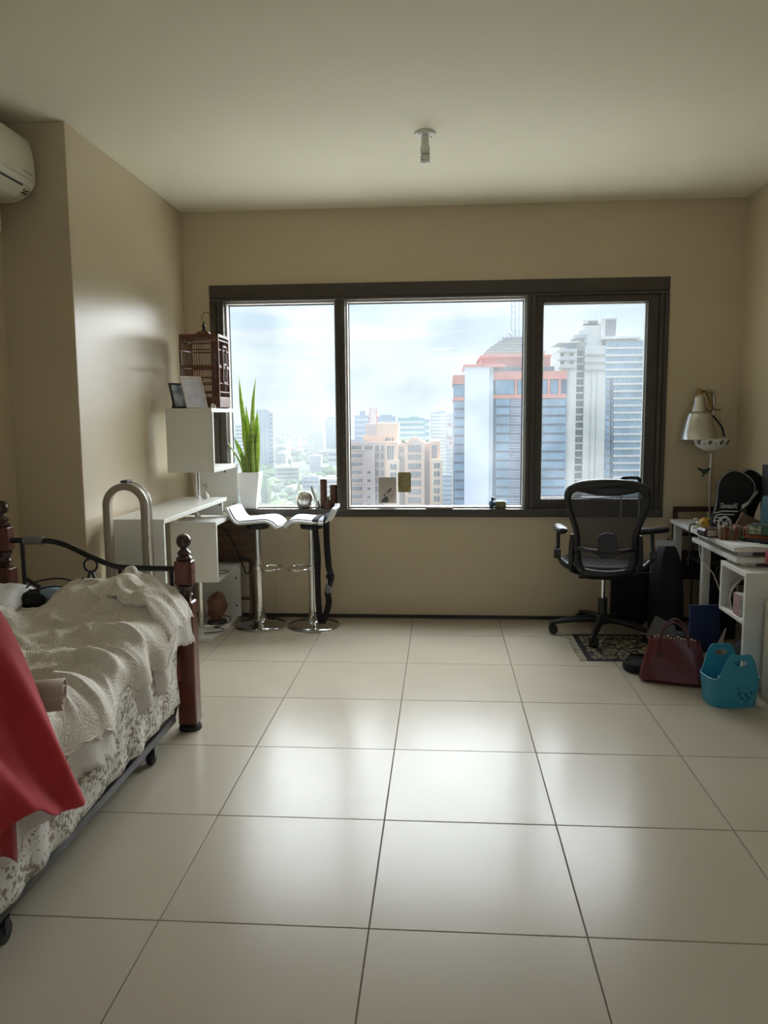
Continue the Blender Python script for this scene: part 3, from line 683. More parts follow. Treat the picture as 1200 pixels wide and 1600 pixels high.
W2(MB().box((-1.75, YN+.03, .30), (-.99, YE-.04, .515)).build('mattress', mat('pale_ticking', (.55, .52, .46), .9, var=(30, .06)), bedt, bevel=.04, seg=4))
# floral valance hanging down the side
def floral(t, tcn):
    v = t.nodes.new('ShaderNodeTexVoronoi'); v.inputs['Scale'].default_value = 58; v.inputs['Randomness'].default_value = 1
    n = t.nodes.new('ShaderNodeTexNoise'); n.inputs['Scale'].default_value = 14; n.inputs['Detail'].default_value = 3
    mx = t.nodes.new('ShaderNodeMix'); mx.data_type = 'VECTOR'; mx.inputs['Factor'].default_value = .12
    t.links.new(tcn.outputs['Object'], n.inputs['Vector']); t.links.new(tcn.outputs['Object'], mx.inputs['A']); t.links.new(n.outputs['Color'], mx.inputs['B'])
    t.links.new(mx.outputs['Result'], v.inputs['Vector'])
    n2 = t.nodes.new('ShaderNodeTexNoise'); n2.inputs['Scale'].default_value = 9; t.links.new(tcn.outputs['Object'], n2.inputs['Vector'])
    a = t.nodes.new('ShaderNodeMath'); a.operation = 'MULTIPLY_ADD'; a.inputs[1].default_value = .9; t.links.new(n2.outputs[0], a.inputs[2]); t.links.new(v.outputs['Distance'], a.inputs[0])
    return a.outputs[0]
M['floral'] = ramp_mat('floral_print_cotton', floral, [(.66, (0.22, 0.21, 0.14)), (.76, (0.32, 0.23, 0.15)), (.83, (0.27, 0.27, 0.23)), (.89, (0.44, 0.34, 0.31)), (.93, (0.42, 0.38, 0.34)), (.94, (0.66, 0.63, 0.57)), (1.0, (0.70, 0.67, 0.61))], .85, const=False)
def hem_floral(y_): return .128+.035*max(0, min(1, (y_-.0)/1.3))+.012*nz3(y_*5, 3.1)
rows = []
for i in range(15):
    s = i/14; row = []
    for k in range(150):
        y_ = -.62+(1.35+.62)*k/149; top = .43; bot = hem_floral(y_)
        z_ = top+(bot-top)*s
        x_ = -.957+(.008+.012*s)*nz3(y_*7, s*1.2, 5)+.005*s*sin(y_*34+3*nz3(y_*3, 1))
        if y_ > 1.26: x_ -= (y_-1.26)*.45
        row.append((x_, y_, z_))
    rows.append(row)
W2(MB().grid(rows).build('floral_valance', M['floral'], bedt, solid=.004))

# white quilt, rumpled
def quilt_fac(t, tcn):
    n = t.nodes.new('ShaderNodeTexNoise'); n.inputs['Scale'].default_value = 15; n.inputs['Detail'].default_value = 1.0; t.links.new(tcn.outputs['Object'], n.inputs['Vector'])
    w = t.nodes.new('ShaderNodeMath'); w.operation = 'MULTIPLY'; w.inputs[1].default_value = 40; t.links.new(n.outputs[0], w.inputs[0])
    s = t.nodes.new('ShaderNodeMath'); s.operation = 'SINE'; t.links.new(w.outputs[0], s.inputs[0])
    a = t.nodes.new('ShaderNodeMath'); a.operation = 'ABSOLUTE'; t.links.new(s.outputs[0], a.inputs[0])
    p = t.nodes.new('ShaderNodeMath'); p.operation = 'POWER'; p.inputs[1].default_value = .5; t.links.new(a.outputs[0], p.inputs[0]); return p.outputs[0]
M['quilt'] = ramp_mat('white_stippled_quilt', quilt_fac, [(0, (0.63, 0.57, 0.50)), (.5, (0.75, 0.69, 0.61)), (1, (0.78, 0.72, 0.64))], .8, bump=.5, bdist=.004, spec=.3)
M['lining'] = mat('pale_satin_lining', (0.66, 0.62, 0.58), .45, var=(5, .08), bump=(12, .4, .01))
def sm(a, b, x_):
    t_ = max(0, min(1, (x_-a)/(b-a))); return t_*t_*(3-2*t_)
def gau(x_, c, w): return exp(-((x_-c)/w)**2)
def qtop(x_, y_):
    z_ = .545
    # bunched up against the far end
    ridge = .165*gau(x_, -1.20, .12)+.140*gau(x_, -1.40, .12)+.095*gau(x_, -1.03, .09)+.04*gau(x_, -1.62, .10)
    z_ += ridge*sm(.80, 1.27, y_)
    z_ += .165*gau(x_+.25*(y_-.9), -1.66, .13)*gau(y_, .92, .19)             # heap at the back left
    # broad fold running across
    z_ += .045*gau(y_-.35*(x_+1.2), .86, .07)*sm(-1.65, -1.3, x_)
    z_ += .035*gau(y_-.20*(x_+1.2)-.04*nz3(x_*4, 2), .62, .045)
    z_ += .030*gau(y_+.15*(x_+1.2)-.04*nz3(x_*4, 7), .46, .04)
    z_ += .026*gau(y_-.10*(x_+1.2)-.05*nz3(x_*4, 9), .30, .045)
    z_ += .022*gau(y_-.3*(x_+1.2)-.05*nz3(x_*5, 11), .10, .05)
    z_ += .018*nz3(x_*5, y_*7, 1)+.008*nz3(x_*14, y_*18, 4)
    wr = max(0, .22-abs(nz3(x_*3.2+2*y_, y_*6.5-1.2*x_, 6)))/.22; z_ += .020*wr*wr
    wr = max(0, .16-abs(nz3(x_*6-3*y_, y_*9+x_, 13)))/.16; z_ += .010*wr*wr
    return z_
XE = -.985
def qpoint(u, y_, far=0.0):
    """u: distance from the left edge across the bed, running over the right side and down"""
    w_ = XE+1.79
    if u <= w_-.06:
        x_ = -1.79+u; return Vector((x_, y_, qtop(x_, y_)))
    d = u-(w_-.06); xe = XE-.06; ze = qtop(xe, y_)
    out = .020+.030*nz3(y_*4, 1.7)+.022*sin(y_*19+4*nz3(y_*2, .3))+.055*sm(1.0, 1.30, y_)
    a = min(1.0, d/.13); th = a*pi/2*.96
    x_ = xe+.085*sin(th)+out*sm(.05, .2, d); z_ = ze-.085*(1-cos(th))-max(0, d-.13)*.985
    x_ += .012*nz3(y_*11, z_*9, 2)
    return Vector((x_, y_-.02*sm(.1, .3, d)*sin(y_*13), z_))
def hem(y_): # length of the hanging part
    base = .272+.03*nz3(y_*3, 8)-.04*sm(.55, .15, y_)*0
    base += .05*gau(y_, .45, .25)+.05*gau(y_, 1.02, .12)-.02*sm(1.15, 1.32, y_)
    return base
NU, NV = 92, 190
rows, rows2, edge_pts = [], [], []
for k in range(NV+1):
    y_ = -.60+(1.335+.60)*k/NV; w_ = XE+1.79-.06; L0 = w_+hem(y_)-.055-.02*abs(sin(y_*5)); row = []
    for i in range(NU+1): row.append(qpoint(L0*i/NU, y_))
    rows.append(row); edge_pts.append(row[-1]+Vector((.004, 0, 0)))
    rows2.append([qpoint(L0-.03+(.135+.04*nz3(y_*4, 6))*i/6, y_)-Vector((.007*(1-i/6)+.002, 0, 0)) for i in range(7)])
qo = thing('quilt', 'rumpled white stippled quilt spread over the day bed', 'quilt', (-1.37, .4, .5))
ql = Vector((-1.37, .4, .5))
def Q2(o): o.location = -ql; return o
Q2(MB().grid(rows).build('quilt_top', M['quilt'], qo, solid=.010))
Q2(MB().grid(rows2).build('lining_edge', M['lining'], qo, solid=.003))
Q2(MB().tube(edge_pts[::2], .005, 6).build('piping', M['quilt'], qo))
# corner flap of the quilt thrown over by the far post
fl_ = []
for i in range(22):
    s = i/21; row = []
    for j in range(22):
        t_ = j/21
        x_ = -1.20+.275*t_+.012*nz3(s*4, t_*4, 9); y_ = 1.335-.30*s*(.75+.25*t_)+.02*nz3(t_*5, s*3)
        z_ = max(qtop(min(x_, XE-.02), y_), 0)+.022+.020*nz3(s*5, t_*5, 3)
        drop = max(0, x_-(-1.005)); z_ -= drop*drop*9+drop*.55*(1+.6*s)
        row.append(Vector((x_+.02*sin(s*pi), y_, z_)))
    fl_.append(row)
Q2(MB().grid(fl_).build('turned_corner', M['quilt'], qo, solid=.009, sub=1))
bdp = [fl_[i][-1] for i in range(22)]+[fl_[-1][j] for j in range(20, -1, -1)]
Q2(MB().tube(bdp, .0045, 6).build('piping', M['quilt'], qo))

# trundle under the bed
td = thing('trundle_frame', 'black metal trundle frame on castors under the day bed', 'trundle', (-1.362, .5, 0)); tl_ = Vector((-1.37, .5, 0))
def T2(o): o.location = -tl_; return o
T2(MB().box((-1.70, -.20, .082), (-.985, -.175, .118)).box((-1.70, 1.225, .082), (-.985, 1.25, .118)).box((-1.70, -.20, .082), (-1.675, 1.25, .118)).box((-1.008, -.20, .082), (-.978, 1.25, .118)).build('frame', BM, td, bevel=.003))
T2(MB().box((-1.68, -.17, .12), (-1.01, 1.22, .25)).build('mattress', mat('grey_ticking', (.3, .29, .27), .9, var=(30, .1)), td, bevel=.03, seg=3))
for (cx_, cy_) in ((-1.0, 1.0), (-1.0, -.12), (-1.66, 1.0), (-1.66, -.12)):
    T2(MB().cyl((cx_-.013, cy_, .032), (cx_+.013, cy_, .032), .032, n=18).build('castor', M['rubber'], td, bevel=.004))
    T2(MB().box((cx_-.018, cy_-.012, .03), (cx_-.014, cy_+.012, .084)).box((cx_+.014, cy_-.012, .03), (cx_+.018, cy_+.012, .084)).box((cx_-.018, cy_-.012, .072), (cx_+.018, cy_+.012, .084)).build('castor_fork', BM, td))
T2(MB().tube([(-.985, 1.24, .10), (-.975, 1.26, .16), (-.972, 1.25, .24)], .006, 8).build('catch_lever', BM, td))

# pillow, gadgets and small cloths on the bed
def pillow(name, label, cat, loc, dims, rz, m, tilt=0):
    p = MB(); n_ = 16; rows_ = []
    for s_ in (1, -1):
        rr = []
        for i in range(n_+1):
            row = []
            for j in range(n_+1):
                u, v = -1+2*i/n_, -1+2*j/n_
                h_ = (max(0, (1-u**4)*(1-v**4)))**.55
                row.append((u*dims[0]/2*(1-.06*(1-v*v)), v*dims[1]/2*(1-.06*(1-u*u)), s_*h_*dims[2]/2*(1+.15*nz3(u*3, v*3, s_))))
            rr.append(row)
        p.grid(rr)
    o = p.build(name, m); o.location = loc; o.rotation_euler = (tilt, 0, rz); return tag(o, label, cat)
M['pillowm'] = mat('white_pillow_cotton', (0.70, 0.69, 0.68), .85, var=(7, .05), bump=(9, .5, .012))
pillow('pillow', 'white pillow behind the rumpled quilt', 'pillow', (-1.70, 1.16, .625), (.20, .36, .13), .1, M['pillowm'], .15)
M['bluecloth'] = mat('pale_blue_cloth', (0.26, 0.36, 0.46), .8, var=(9, .15), bump=(20, .5, .006))
pillow('folded_cloth', 'pale blue folded cloth beside the black bag on the bed', 'cloth', (-1.53, 1.285, .655), (.10, .08, .05), .5, M['bluecloth'], .3)
pillow('black_pouch', 'black soft pouch lying on the bed by the end rail', 'pouch', (-1.595, 1.26, .632), (.12, .14, .07), .3, M['black_cloth'], .1)
for k, pts in enumerate(([(-1.64, 1.25, .665), (-1.60, 1.28, .70), (-1.50, 1.30, .715), (-1.42, 1.31, .70), (-1.38, 1.30, .72)], [(-1.66, 1.23, .645), (-1.58, 1.22, .675), (-1.50, 1.25, .69), (-1.46, 1.28, .68), (-1.43, 1.30, .69)])):
    cord('headset_cable', ('black cable arching over the pouch on the bed', 'black cable curled low across the pouch on the bed')[k], pts, .004)
M['pinkroll'] = mat('dusty_pink_cloth', (0.47, 0.36, 0.31), .8, var=(12, .08), bump=(25, .4, .004))
rl = MB(); pr_ = []
for i in range(46):
    a = i/45*4.2*pi; r_ = .012+.0009*i; pr_.append((r_*cos(a)*1.25, r_*sin(a)*.9))
rl.grid([[(u, y_, v) for (u, v) in pr_] for y_ in (-.09, -.03, .03, .09)])
ro_ = rl.build('rolled_towel', M['pinkroll'], solid=.004); ro_.location = (-1.0, .12, .612); ro_.rotation_euler = (0, .35, -1.25); tag(ro_, 'small dusty pink rolled towel on the edge of the quilt', 'towel')

# red blanket over the near post
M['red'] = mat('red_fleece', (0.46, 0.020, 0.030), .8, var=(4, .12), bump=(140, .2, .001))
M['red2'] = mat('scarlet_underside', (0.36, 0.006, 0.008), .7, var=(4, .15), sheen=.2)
rb_ = thing('red_blanket', 'red fleece blanket draped over the near end of the day bed', 'blanket', (-.95, -.4, .3)); rbl = Vector((-.95, -.4, .3))
Rb = bez([(-.945, -.42, 1.035), (-.93, -.30, 1.01), (-.905, -.185, .957), (-.895, -.09, .81), (-.89, .006, .63), (-.885, .10, .45), (-.88, .196, .277)], 5)
Bt = bez([(-.88, .196, .277), (-.86, .14, .283), (-.85, .07, .302), (-.85, -.04, .345), (-.86, -.12, .402), (-.87, -.20, .40), (-.88, -.40, .34), (-.88, -.62, .30), (-.89, -.85, .27)], 5)
Lf = [Vector((-.97, -.85, 1.03-.76*i/30)) for i in range(31)]
Tp = [Vector((-.945, -.42, 1.035))+(Vector((-.97, -.85, 1.03))-Vector((-.945, -.42, 1.035)))*i/40 for i in range(41)]
rows = []
for i in range(31):
    v = i/30; row = []
    for j in range(41):
        u = j/40
        r_, l_ = Rb[i], Lf[i]; t_, b_ = Tp[j], Bt[j]
        p = r_*(1-u)+l_*u+t_*(1-v)+b_*v-(Rb[0]*(1-u)*(1-v)+Lf[0]*u*(1-v)+Rb[30]*(1-u)*v+Lf[30]*u*v)
        fold = (.020*sin(u*13+1.2*v+2*nz3(v*2, .5))+.006*sin(u*31+3*v))*min(1, v*1.5)*min(1, u*7)
        p = p+Vector((fold-.004+.012*v*sin(pi*min(1, u*3)), -.035*sm(.3, 1, v), 0)); row.append(p)
    rows.append(row)
o = MB().grid(rows).build('blanket_face', M['red'], rb_, solid=.006, sub=1); o.location = -rbl
rows = []
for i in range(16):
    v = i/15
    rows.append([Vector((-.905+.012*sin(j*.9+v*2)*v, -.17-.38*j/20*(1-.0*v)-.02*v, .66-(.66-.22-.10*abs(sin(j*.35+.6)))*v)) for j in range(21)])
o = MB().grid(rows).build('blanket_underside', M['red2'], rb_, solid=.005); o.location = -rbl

# ================================================================== AIR CONDITIONER
M['acw'] = mat('aged_white_plastic', (0.62, 0.58, 0.46), .38, var=(4, .03))
ac = thing('air_conditioner', 'cream wall mounted split air conditioner high on the recessed wall', 'air conditioner', (XREC, 1.28, 2.43))
d_ = .225
pf = [(0, 0), (.10, -.004), (.165, .015), (.215, .060), (.226, .12), (.222, .20), (.205, .262), (.175, .285), (0, .29)]
bodyp = bez([(a, 0, b) for a, b in pf], 3)
MB().prism([(p.x, p.z) for p in bodyp], -.41, .41, 'Y').build('housing', M['acw'], ac, bevel=.012, seg=3)
MB().box((.214, -.395, .085), (.2315, .395, .092)).build('panel_seam', M['acw'], ac)
MB().prism([(.170, .006), (.218, .052), (.221, .049), (.173, .003)], -.33, .30, 'Y').build('air_outlet', M['black_pl'], ac)
MB().prism([(.178, .0), (.226, .038), (.2285, .034), (.181, -.004)], -.33, .30, 'Y').build('louvre', M['acw'], ac, bevel=.001)
dk = MB()
for (y_, a_) in ((.315, .35), (.33, .55), (.345, .35), (.36, .55), (.37, .3)): dk.box((.17+.05*a_-.004, y_, .012+.04*a_), (.17+.05*a_+.012, y_+.008, .016+.04*a_))
dk.build('indicator_marks', M['ink'], ac)
MB().box((.224, .30, .108), (.2275, .38, .116)).build('brand_plate', mat('grey_print', (.35, .33, .28), .5, var=(9, .1)), ac)
B((-.0, .20, -.16), (.11, .30, -.005)).build('pipe_cover', M['acw'], ac, bevel=.01)

# ================================================================== CEILING LAMP HOLDER
cl = thing('ceiling_lampholder', 'white ceiling lampholder with a bare spiral bulb', 'light', (.117, 2.07, H))
MB().lathe([(.052, 0), (.053, -.006), (.048, -.012), (.020, -.014)], n=30, capb=True).build('ceiling_plate', M['white_pl'], cl)
for a in (.6, .6+pi): MB().ball((.036*cos(a), .036*sin(a), -.0125), .004, 8, 5).build('screw', M['screw'], cl)
MB().lathe([(.019, -.012), (.0195, -.05), (.018, -.058)], n=22).build('socket', M['white_pl'], cl)
MB().lathe([(.017, -.058), (.0235, -.066), (.0245, -.088), (.0215, -.10), (.019, -.102)], n=22).build('bulb_base', M['white_pl'], cl)
sp_ = [(.0195*cos(a), .0195*sin(a), -.106-.036*a/(6*pi)) for a in [6*pi*k/72 for k in range(73)]]
M['tubeglass'] = mat('milky_tube_glass', (0.70, 0.69, 0.62), .2, var=(9, .02), coat=.5)
sb = MB().tube(sp_, .0052, 8); sb.tube([(.0195, 0, -.098), (.0195, 0, -.107)], .005, 8); sb.tube([(-.014, .01, -.098), (-.012, .009, -.140)], .005, 8)
sb.build('spiral_tube', M['tubeglass'], cl)

# ================================================================== MESH OFFICE CHAIR
ch = thing('office_chair', 'black ergonomic office chair with see-through mesh back', 'office chair', (1.24, 3.06, .0045), radians(-9))
BP = M['black_pl']
M['graphite'] = mat('graphite_plastic', (0.012, 0.012, 0.014), .40, var=(14, .12))
def net_mat(name, col, dens):
    m = bpy.data.materials.new(name); m.use_nodes = True; t = m.node_tree; b = t.nodes['Principled BSDF']; b.inputs['Base Color'].default_value = (*col, 1); b.inputs['Roughness'].default_value = .6
    tcn = t.nodes.new('ShaderNodeTexCoord')
    prod = None
    for ax in ('X', 'Z'):
        w = t.nodes.new('ShaderNodeTexWave'); w.bands_direction = ax; w.inputs['Scale'].default_value = 75 if ax == 'X' else 45; t.links.new(tcn.outputs['Object'], w.inputs['Vector'])
        g = t.nodes.new('ShaderNodeMath'); g.operation = 'GREATER_THAN'; g.inputs[1].default_value = dens; t.links.new(w.outputs['Fac'], g.inputs[0])
        if prod is None: prod = g
        else:
            q = t.nodes.new('ShaderNodeMath'); q.operation = 'MULTIPLY'; t.links.new(prod.outputs[0], q.inputs[0]); t.links.new(g.outputs[0], q.inputs[1]); prod = q
    tr = t.nodes.new('ShaderNodeBsdfTransparent'); mx = t.nodes.new('ShaderNodeMixShader'); t.links.new(prod.outputs[0], mx.inputs[0]); t.links.new(b.outputs[0], mx.inputs[1]); t.links.new(tr.outputs[0], mx.inputs[2])
    t.links.new(mx.outputs[0], t.nodes['Material Output'].inputs[0]); return m
M['net'] = net_mat('woven_mesh', (0.034, 0.034, 0.037), .52)
# local: +Y towards the window (sitter faces +Y), back at negative y
def half(z_):
    P_ = [(.455, .150), (.50, .182), (.58, .190), (.66, .192), (.72, .200), (.78, .222), (.85, .250), (.91, .262), (.955, .252), (.985, .215), (1.0, .14)]
    for (a, ha), (b, hb) in zip(P_, P_[1:]):
        if a <= z_ <= b:
            t_ = (z_-a)/(b-a); return .90*(ha+(hb-ha)*t_)
    return .1
def yb(z_, v): return -.20-.11*(max(0, z_-.5)/.5)**1.3-.03*(1-v*v)
out = []
zs = [.455, .50, .55, .60, .65, .70, .75, .80, .85, .90, .945, .975, .995]
right = [Vector((half(z_)*(1 if z_ < .99 else 1), yb(z_, 1), z_)) for z_ in zs]
left = [Vector((-p.x, p.y, p.z)) for p in right]
top = [Vector((half(.995)*c_, yb(1.0, c_), .995+.014*(1-c_*c_))) for c_ in (.6, .2, -.2, -.6)]
botm = [Vector((half(.455)*c_, yb(.455, c_), .450-.012*(1-c_*c_))) for c_ in (-.6, 0, .6)]
lp = right+top+left[::-1]+botm
lpS = []
n_ = len(lp)
for i in range(n_):
    p0, p1, p2, p3 = lp[i-1], lp[i], lp[(i+1) % n_], lp[(i+2) % n_]
    for k in range(3):
        t_ = k/3; lpS.append(.5*((2*p1)+(p2-p0)*t_+(2*p0-5*p1+4*p2-p3)*t_*t_+(3*p1-p0-3*p2+p3)*t_**3))
rad = []
for p in lpS:
    rad.append(.019+.010*sm(.88, 1.0, p.z)+.006*(1-sm(.48, .62, p.z)))
fm = MB().tube(lpS, rad, 12, closed=True)
fm.build('back_frame', M['graphite'], ch)
rows = []
for i in range(24):
    z_ = .462+(.990-.462)*i/23; h_ = half(z_)-.006
    rows.append([(h_*v, yb(z_, v), z_) for v in [-1+2*k/14 for k in range(15)]])
MB().grid(rows).build('back_mesh', M['net'], ch)
# thick dark band along the top inside of the frame
rows = []
for i in range(5):
    s = i/4
    rows.append([(v*.20*(1-.1*s), yb(.98, v)-.006, 1.0-.012-.052*s*(1-.55*v*v)) for v in [-1+2*k/12 for k in range(13)]])
MB().grid(rows).build('top_band', M['graphite'], ch, solid=.02)
# lumbar pad with its centre disc and arms
lb = MB(); lb.prism([(.058*cos(a)+.01, .66+.045*sin(a)) for a in [pi*k/12 for k in range(13)]]+[(-.048, .60), (-.075, .575), (-.04, .555), (.01, .545), (.055, .555), (.09, .58), (.068, .60)], -.272, -.252, 'Y')
lb.build('lumbar_pad', BP, ch, bevel=.006)
MB().tube(bez([(-.185, -.215, .60), (-.10, -.255, .59), (0, -.265, .585), (.10, -.255, .59), (.185, -.215, .60)], 6), .013, 8).build('lumbar_bar', BP, ch)
# uprights of the back that run down to the mechanism
for s in (-1, 1):
    MB().tube(bez([(s*.198, -.20, .68), (s*.205, -.205, .58), (s*.205, -.19, .48), (s*.19, -.12, .435), (s*.12, -.03, .41), (s*.05, .02, .395)], 6), .017, 10).build('back_upright', BP, ch)
# seat
def ringpts(hx, hy, z_, n=40, p=3.2):
    o_ = []
    for k in range(n):
        a = 2*pi*k/n; c, d = cos(a), sin(a)
        x_ = hx*abs(c)**(2/p)*(1 if c >= 0 else -1); y_ = hy*abs(d)**(2/p)*(1 if d >= 0 else -1)
        o_.append((x_, .06+y_, z_-.03*max(0, (y_-.12)/.12)**2-.010*(1-(x_/hx)**2)))
    return o_
MB().tube(ringpts(.245, .225, .468), .020, 10, closed=True).build('seat_frame', M['graphite'], ch)
rows = [[(.24*u, .06+.22*v, .474-.016*(1-u*u)-.03*max(0, (.22*v-.12)/.12)**2) for u in [-1+2*k/16 for k in range(17)]] for v in [-1+2*k/14 for k in range(15)]]
MB().grid(rows).build('seat_mesh', mat('woven_seat_mesh', (0.030, 0.030, 0.033), .7, var=(90, .2), bump=(160, .5, .001)), ch, solid=.012)
MB().box((-.11, -.10, .375), (.11, .16, .435)).build('tilt_mechanism', BP, ch, bevel=.02, seg=3)
MB().tube([(.10, .05, .405), (.30, .05, .405)], .007, 8).build('tilt_lever', BP, ch)
MB().cyl((-.155, -.06, .40), (-.105, -.06, .40), .026, n=16).build('tension_knob', BP, ch)
# arms
for s in (-1, 1):
    a_ = MB().tube(bez([(s*.19, -.16, .46), (s*.245, -.14, .48), (s*.285, -.10, .53), (s*.288, -.06, .60), (s*.288, -.03, .675)], 6), [.018]*9+[.015]*8+[.013]*8, 10).build('arm_post', BP, ch)
    MB().cyl((s*.268, -.10, .54), (s*.312, -.10, .54), .03, n=18).build('arm_lock', BP, a_)
    pd = []
    for i in range(11):
        t_ = i/10; w_ = .040*(1-(abs(t_-.5)*2)**4*.5); row = []
        for k in range(14):
            q_ = 2*pi*k/14; 
            lx_, ly2 = w_*cos(q_)*1.05, -.12+.25*t_; ang = (-.95 if s > 0 else .15)
            row.append((s*.275+(.01 if s > 0 else 0)+lx_*cos(ang)-ly2*sin(ang), -.03+lx_*sin(ang)+ly2*cos(ang), .690+.021*sin(q_)))
        pd.append(row)
    pm_ = MB().grid(pd, closed=True); pm_.f.append(tuple(range(13, -1, -1))); pm_.sm.append(True); pm_.f.append(tuple(10*14+k for k in range(14))); pm_.sm.append(True)
    pm_.build('arm_pad', M['graphite'], ch, sub=1)
# column and star base
MB().cyl((0, 0, .11), (0, 0, .24), .030, n=20).build('column_sleeve', BP, ch)
MB().cyl((0, 0, .24), (0, 0, .385), .0135, n=18).build('gas_lift', M['chrome'], ch)
MB().lathe([(.045, .075), (.05, .085), (.046, .125), (.034, .135)], n=24).build('base_hub', M['graphite'], ch)
for k in range(5):
    a = radians(187+72*k); d = Vector((cos(a), sin(a), 0)); n2 = Vector((-sin(a), cos(a), 0))
    ar = []
    for i, (r_, z_, w_, h_) in enumerate(((.03, .105, .030, .024), (.14, .102, .026, .021), (.24, .088, .022, .018), (.315, .073, .019, .014), (.335, .070, .010, .010))):
        c = d*r_+Vector((0, 0, z_)); ar.append([c+n2*w_*cos(q_)+Vector((0, 0, h_*sin(q_))) for q_ in [2*pi*m_/10 for m_ in range(10)]])
    am = MB().grid(ar, closed=True); am.f.append(tuple(40+m_ for m_ in range(10))); am.sm.append(True)
    arm = am.build('base_arm', M['graphite'], ch)
    cpos = d*.312
    cs = MB()
    for s in (-1, 1): cs.tube([tuple(cpos+n2*(.008*s)+Vector((0, 0, .029))), tuple(cpos+n2*(.026*s)+Vector((0, 0, .029)))], .0288, 18)
    cs.tube([tuple(cpos-n2*.009+Vector((0, 0, .029))), tuple(cpos+n2*.009+Vector((0, 0, .029)))], .012, 10)
    cs.tube([tuple(cpos+Vector((0, 0, .04))), tuple(cpos+Vector((0, 0, .072)))], .010, 10)
    cs.build('castor', M['rubber'], arm)

# rug under the chair
def rug_mat():
    m = bpy.data.materials.new('patterned_rug'); m.use_nodes = True; t = m.node_tree; b = t.nodes['Principled BSDF']; b.inputs['Roughness'].default_value = .95; L = t.links.new
    tcn = t.nodes.new('ShaderNodeTexCoord'); sep_ = t.nodes.new('ShaderNodeSeparateXYZ'); L(tcn.outputs['Object'], sep_.inputs[0])
    def mth(op, a, b_=None, c=None):
        n = t.nodes.new('ShaderNodeMath'); n.operation = op
        for i, v in enumerate((a, b_, c)):
            if v is None: continue
            if isinstance(v, (int, float)): n.inputs[i].default_value = v
            else: L(v, n.inputs[i])
        return n.outputs[0]
    dx = mth('SUBTRACT', .33, mth('ABSOLUTE', sep_.outputs['X'])); dy = mth('SUBTRACT', .285, mth('ABSOLUTE', sep_.outputs['Y'])); ed = mth('MINIMUM', dx, dy)
    vr = t.nodes.new('ShaderNodeTexVoronoi'); vr.inputs['Scale'].default_value = 42; L(tcn.outputs['Object'], vr.inputs['Vector'])
    v2 = t.nodes.new('ShaderNodeTexVoronoi'); v2.inputs['Scale'].default_value = 11; v2.feature = 'SMOOTH_F1'; L(tcn.outputs['Object'], v2.inputs['Vector'])
    med = mth('MULTIPLY', mth('GREATER_THAN', mth('SINE', mth('MULTIPLY', v2.outputs['Distance'], 46)), .25), mth('GREATER_THAN', ed, .115))
    bor = mth('MULTIPLY', mth('MULTIPLY', mth('GREATER_THAN', ed, .035), mth('LESS_THAN', ed, .10)), mth('LESS_THAN', vr.outputs['Distance'], .55))
    f = mth('MAXIMUM', mth('MULTIPLY', med, mth('LESS_THAN', vr.outputs['Distance'], .72)), mth('MULTIPLY', bor, .7))
    r = t.nodes.new('ShaderNodeValToRGB'); r.color_ramp.elements[0].color = (0.020, 0.018, 0.018, 1); r.color_ramp.elements[1].color = (0.40, 0.33, 0.22, 1)
    L(f, r.inputs[0]); L(r.outputs[0], b.inputs['Base Color']); return m
rg = thing('small_rug', 'small black and beige patterned rug with a pale fringe under the chair', 'rug', (1.375, 2.775, 0))
MB().box((-.33, -.285, .0005), (.33, .285, .004)).build('rug_pile', rug_mat(), rg, bevel=.0015)
M['fringe'] = mat('cream_fringe', (0.46, 0.41, 0.32), .95, var=(40, .2))
fr2 = MB()
for k in range(64):
    y_ = -.28+.56*k/63; a = RNG.uniform(-.5, .5)
    fr2.tube([(-.33, y_, .0028), (-.35, y_+.006*a, .0028), (-.372+RNG.uniform(-.006, .006), y_+.02*a, .0026)], .0024, 5)
fo_ = fr2.build('fringe', M['fringe'], rg); fo_['kind'] = 'stuff'

# ================================================================== RIGHT-HAND DESK
dk_ = thing('zigzag_desk', 'white stacked desk with a cubby along the right wall', 'desk', (0, 0, 0))
dx0, dx1 = 1.739, 2.165
def dboard(name, a, b): return B(a, b).build(name, WL_, dk_, bevel=.0015)
dboard('desk_top', (dx0, 2.20, .694), (dx1, 3.385, .718))
dboard('under_shelf', (dx0+.003, 2.17, .640), (dx1, 2.915, .664))
for (a, b) in (((1.80, 2.26), (1.86, 2.32)), ((1.80, 2.80), (1.86, 2.86)), ((2.10, 2.26), (2.15, 2.32))):
    dboard('spacer_block', (a[0], a[1], .664), (b[0], b[1], .694)); dboard('spacer_block', (a[0], a[1]-.05, .617), (b[0], b[1]-.05, .640)) if a[1] < 2.5 else None
for (lx, ly) in ((1.752, 3.30), (1.80, 2.87), (2.12, 3.30)):
    dboard('leg', (lx, ly, 0), (lx+.045, ly+.045, .640 if ly < 3 else .694))
dboard('cubby_top', (dx0, 2.02, .593), (2.15, 2.39, .617))
dboard('cubby_panel', (dx0, 2.02, 0), (2.15, 2.044, .593))
dboard('cubby_panel', (dx0, 2.366, .345), (2.15, 2.39, .593))
dboard('cubby_floor', (dx0, 2.044, .345), (2.15, 2.366, .363))
dboard('cubby_panel', (2.126, 2.044, .363), (2.15, 2.366, .593))
cc = B((1.818, 1.30, 0), (2.168, 1.97, .488)).build('storage_box', M['acw'], bevel=.006); tag(cc, 'cream storage box standing beside the white desk', 'box')

